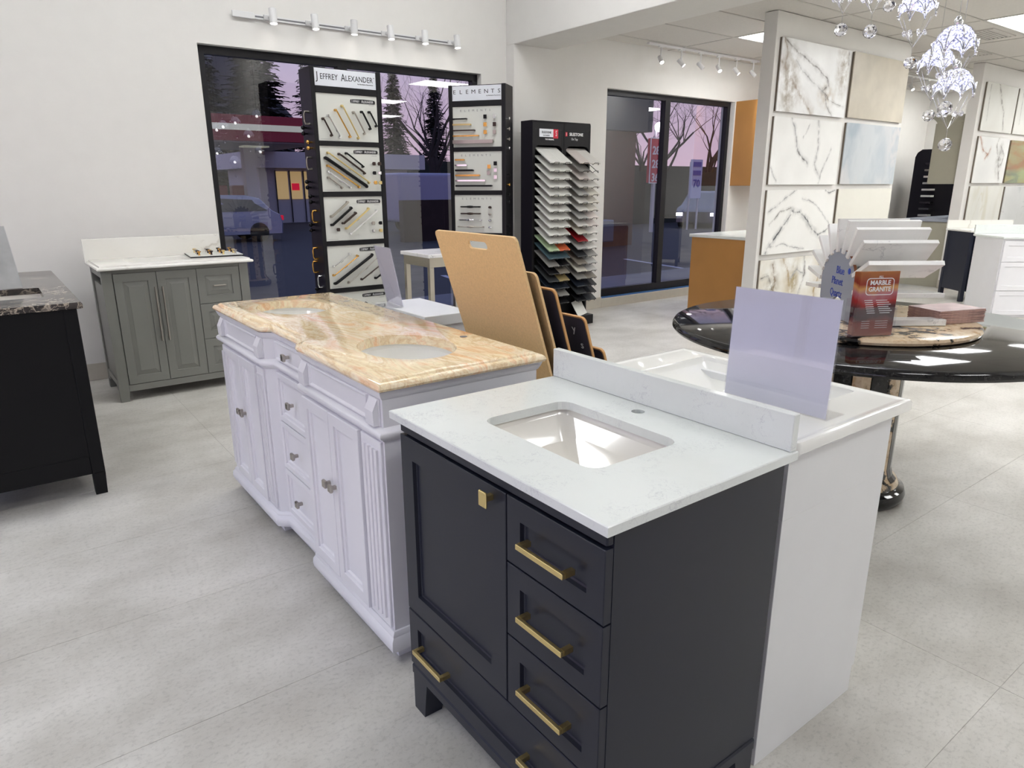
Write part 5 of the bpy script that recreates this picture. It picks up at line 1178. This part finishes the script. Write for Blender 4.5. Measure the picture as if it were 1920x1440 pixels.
for k in range(3):
    q = MB(); q.X = Matrix(((1, 0, 0, 0), (0, 0, 1, 4.7005), (0, 1, 0, 0), (0, 0, 0, 1))); a = 11.055+.51*k; q.loft([[(a+i, 1.46+i, w_), (a+.505-i, 1.46+i, w_), (a+.505-i, 2.275-i, w_), (a+i, 2.275-i, w_)] for i, w_ in [(0, 0), (0, .018), (.06, .018), (.063, .01)]]); q.X = Matrix.Identity(4); wpart('door', q, M['sage'], RT)
# tall black rack in the far corner
RT = thing('sample_rack', 'tall black rack with rounded top in the far corner behind the sage cabinets', 'sample rack', (13.2, 5.5, 0))
q = MB(); q.prism([(5.80, 0), (5.80, 1.90), (5.77, 1.97), (5.70, 2.02), (5.10, 2.02), (5.10, 0)], 'x', 13.0, 13.03); wpart('side_panel', q, M['black'], RT)
q = MB(); q.prism([(5.80, 0), (5.80, 1.90), (5.77, 1.97), (5.70, 2.02), (5.10, 2.02), (5.10, 0)], 'x', 13.5, 13.53); wpart('side_panel', q, M['black'], RT)
q = MB(); q.box(13.031, 13.499, 5.74, 5.76, 0, 1.9); wpart('back_panel', q, M['black'], RT)
rn = random.Random(9)
for i in range(11):
    z = .72+.105*i
    q = MB(); q.box(12.86, 12.985, 5.40, 5.56, z, z+.03, bev=.002)
    nm = ['olive', 'white', 'lightgrey', 'charcoal', 'black', 'white', 'offwhite', 'lightgrey', 'pinkish', 'warmgrey', 'black'][i]
    q2 = MB(); q2.box(12.87, 12.9995, 5.40, 5.56, z-.006, z-.0005); wpart('shelf', q2, M['blackm'], RT); single('stone_sample', q, SL[nm], '%s sample on the tall corner rack, %s shelf from the bottom' % (CN[nm], ORD[i]), 'stone sample', 'samples on the tall corner rack')
# two vanities at the right edge, turned to the aisle
def vanity_back(label, loc, w_, m, drawers, legs, top, h=.87):
    t = thing('vanity_cabinet', label, 'vanity', loc, math.atan2(-.6, .8)); d = .50
    zb = .13 if legs else .0
    q = MB(); q.box(.02, w_-.02, .03, d, zb, h-.2); q.box(.02, w_-.02, .03, .05, h-.2, h); q.box(.02, w_-.02, d-.02, d, h-.2, h); q.box(.02, .04, .05, d-.02, h-.2, h); q.box(w_-.04, w_-.02, .05, d-.02, h-.2, h); part('body', q, m, t)
    if legs:
        for a in (.015, w_-.065):
            for b in (.02, d-.05): q = MB(); q.box(a, a+.05, b, b+.05, 0, h, bev=.003); part('leg', q, m, t)
    F = FY(.03)
    if drawers:
        for k, (a, b) in enumerate(drawers):
            for c, e_ in ((.03, w_*.48), (w_*.485, w_-.03)): q = MB(); panel(q, F, c, e_, a, b, SHAKER(.05)); part('drawer', q, m, t)
    else:
        for c, e_ in ((.07, w_*.5), (w_*.5+.004, w_-.07)): q = MB(); panel(q, F, c, e_, .16, h-.03, SHAKER(.055)); part('door', q, m, t)
    q = MB(); slab(q, [(0, 0), (w_, 0), (w_, d+.02), (0, d+.02)], [rrect(w_/2-.2, w_/2+.2, .12, .4, .04)[::-1]], [(.01, h+.0005), (0, h+.006), (0, h+.02), (.006, h+.028), (.012, h+.03)]); part('countertop', q, top, t)
    q = MB(); q.box(.0, w_, d, d+.02, h+.0305, h+.13, bev=.002); part('backsplash', q, top, t)
    q = MB(); bowl(q, rrect(w_/2-.205, w_/2+.205, .115, .405, .045), rrect(w_/2-.12, w_/2+.12, .2, .33, .05), h, h-.13); part('basin', q, M['ceramic'], t, True)
vanity_back('dark navy vanity with white top near the right partition', (9.86, 3.60, 0), .86, M['navyb'], None, True, M['greycounter'])
vanity_back('white shaker drawer vanity at the right edge of the picture', (8.93, 2.93, 0), 1.25, M['white'], [(.03, .30), (.305, .62), (.625, .85)], False, M['quartz'])
# steel table with marble top
RT = thing('side_table', 'small steel framed table with white marble top between the hardware stands', 'table', (3.2, 5.05, 0))
q = MB(); q.box(2.80, 3.36, 4.83, 5.30, .896, .925, bev=.003); wpart('tabletop', q, M['statuary'], RT)
q = MB(); q.box(2.82, 3.34, 4.85, 4.875, .82, .8955); q.box(2.82, 3.34, 5.255, 5.28, .82, .8955); q.box(2.82, 2.845, 4.8755, 5.2545, .82, .8955); q.box(3.315, 3.34, 4.8755, 5.2545, .82, .8955); wpart('apron', q, M['steel'], RT)
for x in (2.82, 3.30):
    for y in (4.85, 5.24): q = MB(); q.box(x, x+.04, y, y+.04, 0, .8195, bev=.002); wpart('leg', q, M['steel'], RT)

# ================================================================== outside
q = MB(); q.box(-40, 80, YW+WT+2.2, 90, -.55, -.42); struct('ground', q, M['asphalt'])
q = MB(); q.box(-40, 60, YW+WT, YW+WT+2.2, -.55, -.05); struct('ground_walk', q, M['concrete'])
q = MB(); q.box(-40, XL-WT, -30, YW+WT, -.55, -.05); struct('ground_side', q, M['concrete'])
for k in range(9):
    q = MB(); x = -1+2.8*k; q.at(Matrix.Translation((x, 10.8, -.419)) @ Matrix.Rotation(R(-12), 4, 'Z')); q.box(-.06, .06, -2.2, 2.2, 0, .004); single('parking_line', q, M['line'], 'white painted parking line outside, %s from the left' % ORD[k], 'parking line', 'parking lines')
# filling station canopy and kiosk
RT = thing('station_canopy', 'red filling station canopy with a lit white stripe outside the large window', 'canopy', (2, 33, -.42))
q = MB(); q.box(-14, 12.6, 30, 37, 3.22, 4.2); wpart('roof', q, M['cred'], RT)
q = MB(); q.box(-14, 12.62, 29.96, 29.995, 3.62, 3.86); wpart('light_band', q, M['cwhite'], RT)
q = MB(); q.box(-13.8, 12.4, 30.2, 36.8, 3.17, 3.215); wpart('soffit', q, M['kiosk'], RT)
for x in (-6, 2.5, 9.9):
    q = MB(); q.box(x, x+.5, 33, 33.5, -.42, 3.165); wpart('column', q, M['kiosk'], RT)
    q = MB(); q.box(x-.2, x+.9, 32.2, 32.9, 3.10, 3.16); wpart('lamp_panel', q, M['cwhite'], RT)
q = MB(); q.box(11.6, 16.2, 21.6, 21.9, -.42, .98); single('low_wall', q, mat('dark_red_wall', C(52, 34, 38), .9, noise=.2, nscale=3), 'low dark wall in front of the pale van outside the large window', 'wall')
RT = thing('kiosk', 'white filling station kiosk with a lit shop window', 'kiosk', (14.5, 38, -.42))
q = MB(); q.box(11.9, 20.5, 37.5, 43, -.42, 2.35); wpart('body', q, M['kiosk'], RT)
q = MB(); q.box(11.2, 21.2, 36.6, 43.5, 2.355, 3.15); wpart('fascia', q, M['kiosk'], RT)
for k, x in enumerate((12.75, 13.5, 14.25)):
    q = MB(); q.box(x, x+.62, 37.44, 37.495, .8, 2.2); w_ = wpart('shop_window', q, M['lit'], RT); q = MB(); q.box(x-.03, x, 37.42, 37.499, -.4, 2.25); wpart('mullion', q, M['frame'], RT)
q = MB(); q.box(13.55, 13.95, 37.40, 37.435, 1.25, 1.6); wpart('neon_sign', q, M['litred'], RT)
for k in range(2):
    q = MB(); q.box(8.3+1.2*k, 9.3+1.2*k, 33.9, 34.4, -.42, 1.5, bev=.05); q.box(8.5+1.2*k, 9.1+1.2*k, 33.86, 33.899, .8, 1.3)
    single('fuel_pump', q, M['cred'], ['left red fuel pump under the canopy', 'right red fuel pump under the canopy'][k], 'fuel pump')
RT = thing('van', 'pale panel van parked beyond the right half of the large window', 'van', (17, 26, -.42))
q = MB(); q.box(13.4, 17.6, 25.2, 27.0, .05, 1.95, bev=.12, seg=3); wpart('cargo_body', q, mat('lavender_white_paint', C(142, 142, 178), .3), RT)
q = MB(); q.loft([[(17.62, 25.3, z0), (x1, 25.35, z0), (x1, 26.9, z0), (17.62, 26.95, z0)] for z0, x1 in ((.05, 19.3), (.9, 19.2), (1.0, 18.9), (1.75, 18.1))]); wpart('cab', q, M['suv'], RT)
for x in (14.4, 18.4):
    for y in (25.15, 26.75): q = MB(); q.X = Matrix.Translation((x, y, -.04)) @ Matrix.Rotation(R(90), 4, 'X'); q.lathe([(.001, -.2), (.34, -.2), (.37, -.15), (.37, -.02), (.34, 0), (.001, 0)], n=20); q.X = Matrix.Identity(4); wpart('wheel', q, M['tyre'], RT)
def car(label, loc, rz, paint, glow=True):
    t = thing('car', label, 'car', loc, rz)
    prof = [(-2.25, .35), (-2.28, .75), (-2.2, 1.0), (-1.95, 1.12), (-1.55, 1.55), (-1.1, 1.66), (.1, 1.68), (.5, 1.58), (1.15, 1.08), (2.0, .95), (2.25, .8), (2.28, .35)]
    prof = [(x, z-.08) for x, z in prof]
    sec = []
    for y, k, dz in ((-.92, .97, -.0), (-.88, .99, 0), (-.62, 1, 0), (.62, 1, 0), (.88, .99, 0), (.92, .97, 0)):
        sec.append([(x*k, y*(1-.16*max(0, z-.95)/.6), z if abs(y) < .9 else min(z, 1.45)) for x, z in prof])
    q = MB(); q.loft(sec); part('body', q, paint, t, True)
    for y in (-.885, .885):
        q = MB(); q.loft([[(x, (y+s*.012)*(1-.16*max(0, z-.95)/.6), z) for x, z in [(-1.75, 1.05), (-1.35, 1.42), (-.2, 1.48), (.35, 1.42), (.95, 1.03)]] for s in (-1, 1)]); part('side_window', q, M['carglass'], t)
    for x in (-1.4, 1.42):
        for y in (-.93, .75):
            q = MB(); q.X = Matrix.Translation((x, y, .33)) @ Matrix.Rotation(R(-90), 4, 'X'); q.lathe([(.001, 0), (.29, 0), (.33, .03), (.33, .17), (.29, .2), (.001, .2)], n=24); q.X = Matrix.Identity(4); part('wheel', q, M['tyre'], t, True)
    for y in (-.75, .75):
        q = MB(); q.box(-2.30, -2.2, y-.12, y+.12, .72, .88); part('tail_lamp', q, M['litred'], t)
        q = MB(); q.box(2.2, 2.31, y-.13, y+.13, .55, .68); part('headlamp', q, M['litwhite'] if glow else M['chrome'], t)
car('pale blue estate car passing outside the left pane of the large window', (6.4, 26, -.42), math.pi, M['suv'], False)
car('dark car with lit headlamps approaching outside the two pane window', (27.6, 21.5, -.42), math.pi+.5, M['cardark'])
# brown brick building, sign, lamp, post box
RT = thing('brick_building', 'low brown brick building outside the left pane of the two pane window', 'building', (15.5, 18, -.42))
q = MB(); q.box(14.7, 16.9, 16, 18.4, -.42, 3.05); wpart('walls', q, M['brick'], RT)
q = MB(); q.box(14.5, 17.4, 15.8, 18.6, 3.055, 6.5); wpart('soffit_stand_in', q, mat('grey_green_soffit', C(70, 78, 80), .8), RT)  # added block, stands in for the dark overhang soffit above the pane
RT = thing('price_sign', 'red and white price sign on a post outside the two pane window', 'sign', (22.4, 20, -.42))
q = MB(); q.box(21.92, 22.58, 19.95, 20.1, 1.55, 3.25); wpart('sign_box', q, M['redink'], RT)
q = MB()
for a, b, c, d in ((21.90, 22.60, 1.52, 1.56), (21.90, 22.60, 3.24, 3.28), (21.90, 21.94, 1.56, 3.24), (22.56, 22.60, 1.56, 3.24)): q.box(a, b, 19.93, 19.949, c, d)
for k, s_ in enumerate(('28', '28', '36')): text_mb(q, s_, .44, Matrix.Translation((22.25, 19.94, 2.78-.52*k)) @ Matrix.Rotation(R(90), 4, 'X'), depth=.005, bold=.01)
wpart('numbers', q, M['whiteink'], RT)
q = MB(); q.box(22.2, 22.33, 19.97, 20.08, -.42, 1.515); q.box(22.36, 22.44, 20.11, 20.18, 1.5, 3.6); wpart('post', q, M['kiosk'], RT)
q = MB(); q.sphere((22.3, 19.9, 3.68), .18, 12, 8); wpart('flood_lamp', q, M['litwhite'], RT, smooth=True)
RT = thing('banner_sign', 'white roadside banner with blue marks outside the two pane window', 'sign', (24.9, 20, -.42))
q = MB(); q.box(24.6, 25.3, 20, 20.08, .9, 2.5); wpart('panel', q, mat('banner_white', C(190, 196, 225), .6), RT)
q = MB(); q.box(24.7, 25.2, 19.98, 19.999, 2.2, 2.4); q.box(24.7, 25.2, 19.98, 19.999, 1.85, 2.05); text_mb(q, '70', .45, Matrix.Translation((24.95, 19.985, 1.5)) @ Matrix.Rotation(R(90), 4, 'X'), depth=.004, bold=.01); wpart('lettering', q, M['blueink'], RT)
for x in (24.62, 25.22): q = MB(); q.box(x, x+.06, 20.081, 20.14, -.42, 2.4); wpart('post', q, M['kiosk'], RT)
RT = thing('post_box', 'grey box on a post just outside the two pane window', 'post box', (8.9, 9.1, -.42))
q = MB(); q.box(8.55, 9.05, 9, 9.25, .48, .86, bev=.02); wpart('box', q, mat('grey_box_paint', C(120, 124, 140), .5), RT)
q = MB(); q.box(8.76, 8.84, 9.08, 9.16, -.42, .479); wpart('post', q, M['bronze'], RT)
# trees
def bare_tree(label, loc, h, seed, spread=.55):
    rn = random.Random(seed); t = thing('bare_tree', label, 'tree', loc)
    tr, br = MB(), MB()
    def grow(mb, p, d, L, r, lev):
        pts = [p]; rr = [r]; n = 3
        for i in range(n):
            d = (d+Vector((rn.uniform(-1, 1), rn.uniform(-1, 1), rn.uniform(-.3, .5)))*.16).normalized(); p = p+d*L/n; pts.append(p); rr.append(r*(1-.45*(i+1)/n))
        mb.tube(pts, rr, 5 if lev < 3 else 3, False)
        if lev >= 6 or r < .004: return
        for k in range(rn.choice((2, 3, 3)) if lev else 5):
            ax = Vector((rn.uniform(-1, 1), rn.uniform(-1, 1), rn.uniform(-.2, .4))).normalized(); nd = (d+ax*rn.uniform(spread, spread+.5)).normalized()
            q_ = pts[rn.choice((2, 3))] if k else pts[-1]
            grow(br, q_, nd, L*rn.uniform(.6, .82), rr[-1]*rn.uniform(.55, .8), lev+1)
    grow(tr, Vector((0, 0, 0)), Vector((0, 0, 1)), h*.30, h*.022, 0)
    part('trunk', tr, M['bark'], t, True); b = part('branches', br, M['bark'], t); b['kind'] = 'stuff'
def evergreen(label, loc, h, seed, r0=.27):
    rn = random.Random(seed); t = thing('evergreen_tree', label, 'tree', loc)
    q = MB(); q.tube([(0, 0, 0), (0, 0, h)], [h*.02, h*.004], 6); part('trunk', q, M['bark'], t)
    q = MB(); n = int(95*h)
    for i in range(n):
        z = h*(.08+.92*rn.random()**.9); a = rn.uniform(0, 6.28); L = h*r0*(1-z/h)**.8*rn.uniform(.55, 1.1)+.15
        d = Vector((math.cos(a), math.sin(a), rn.uniform(-.35, .1))).normalized(); p = Vector((0, 0, z)); s = d.cross(Vector((0, 0, 1))).normalized()
        for j in range(4):
            f0, f1 = .2+.2*j, .2+.2*j+.24; w_ = .16*L*(1-.5*f0)+.04
            for sg in (-1, 1):
                q._add([p+d*L*f0, p+d*L*f1, p+d*L*(f1+.06)+s*sg*w_*1.3+Vector((0, 0, rn.uniform(-.12, .02))), p+d*L*f0+s*sg*w_*.5], [(0, 1, 2, 3)])
    f = part('foliage', q, M['needle'], t); f['kind'] = 'stuff'
evergreen('dark evergreen behind the canopy, left pane of the large window, leftmost', (12.6, 50, -.42), 13.0, 1, .20)
evergreen('dark evergreen behind the kiosk, left pane of the large window', (17.4, 54, -.42), 15.5, 2, .24)
evergreen('dark evergreen behind the kiosk, between the panes of the large window', (25.5, 63, -.42), 15, 3, .22)
evergreen('dark evergreen in the right pane of the large window', (29.6, 56, -.42), 12.0, 4, .15)
evergreen('second dark evergreen in the right pane of the large window', (36.0, 60, -.42), 12.5, 5, .15)
evergreen('evergreen low behind the van in the large window', (42.0, 58, -.42), 9.0, 6, .22)
bare_tree('tall bare tree in the right pane of the large window', (19.4, 32.5, -.42), 11, 11)
bare_tree('bare tree further right in the right pane of the large window', (24.0, 39.5, -.42), 12, 12)
bare_tree('bare tree above the price sign outside the two pane window', (29.0, 27, -.42), 9.5, 13)
bare_tree('bare tree between the sign and the banner outside the two pane window', (31.5, 31, -.42), 10.5, 23)
bare_tree('bare tree above the headlamps outside the two pane window', (37.5, 33, -.42), 11.5, 24)
bare_tree('bare tree behind the banner outside the two pane window', (35, 27, -.42), 9.5, 14)
bare_tree('bare tree far right outside the two pane window', (38, 30, -.42), 10, 15)
RT = thing('house', 'grey gabled house behind the trees and the canopy outside', 'building', (16, 52, -.42))
q = MB(); q.box(13, 23, 62, 70, -.42, 6.5); wpart('walls', q, M['roofing'], RT)
q = MB(); q.prism([(12.5, 6.5), (23.6, 6.5), (18, 12.5)], 'y', 61.8, 70.2); wpart('roof', q, M['roofing'], RT)
q = MB(); q.box(24, 70, 46, 52, -.42, 3.2); single('hedge_backdrop', q, M['needle'], 'long dark backdrop hedge added behind the bare trees outside', 'hedge')  # added dark mass, stands in for the dim interior reflected in the panes
q = MB(); q.box(22.5, 50, 24.5, 25.3, -.42, 2.1); single('hedge', q, M['needle'], 'low dark backdrop hedge added across the road outside the two pane window', 'hedge')  # added too, darkens the lower panes like the reflected interior
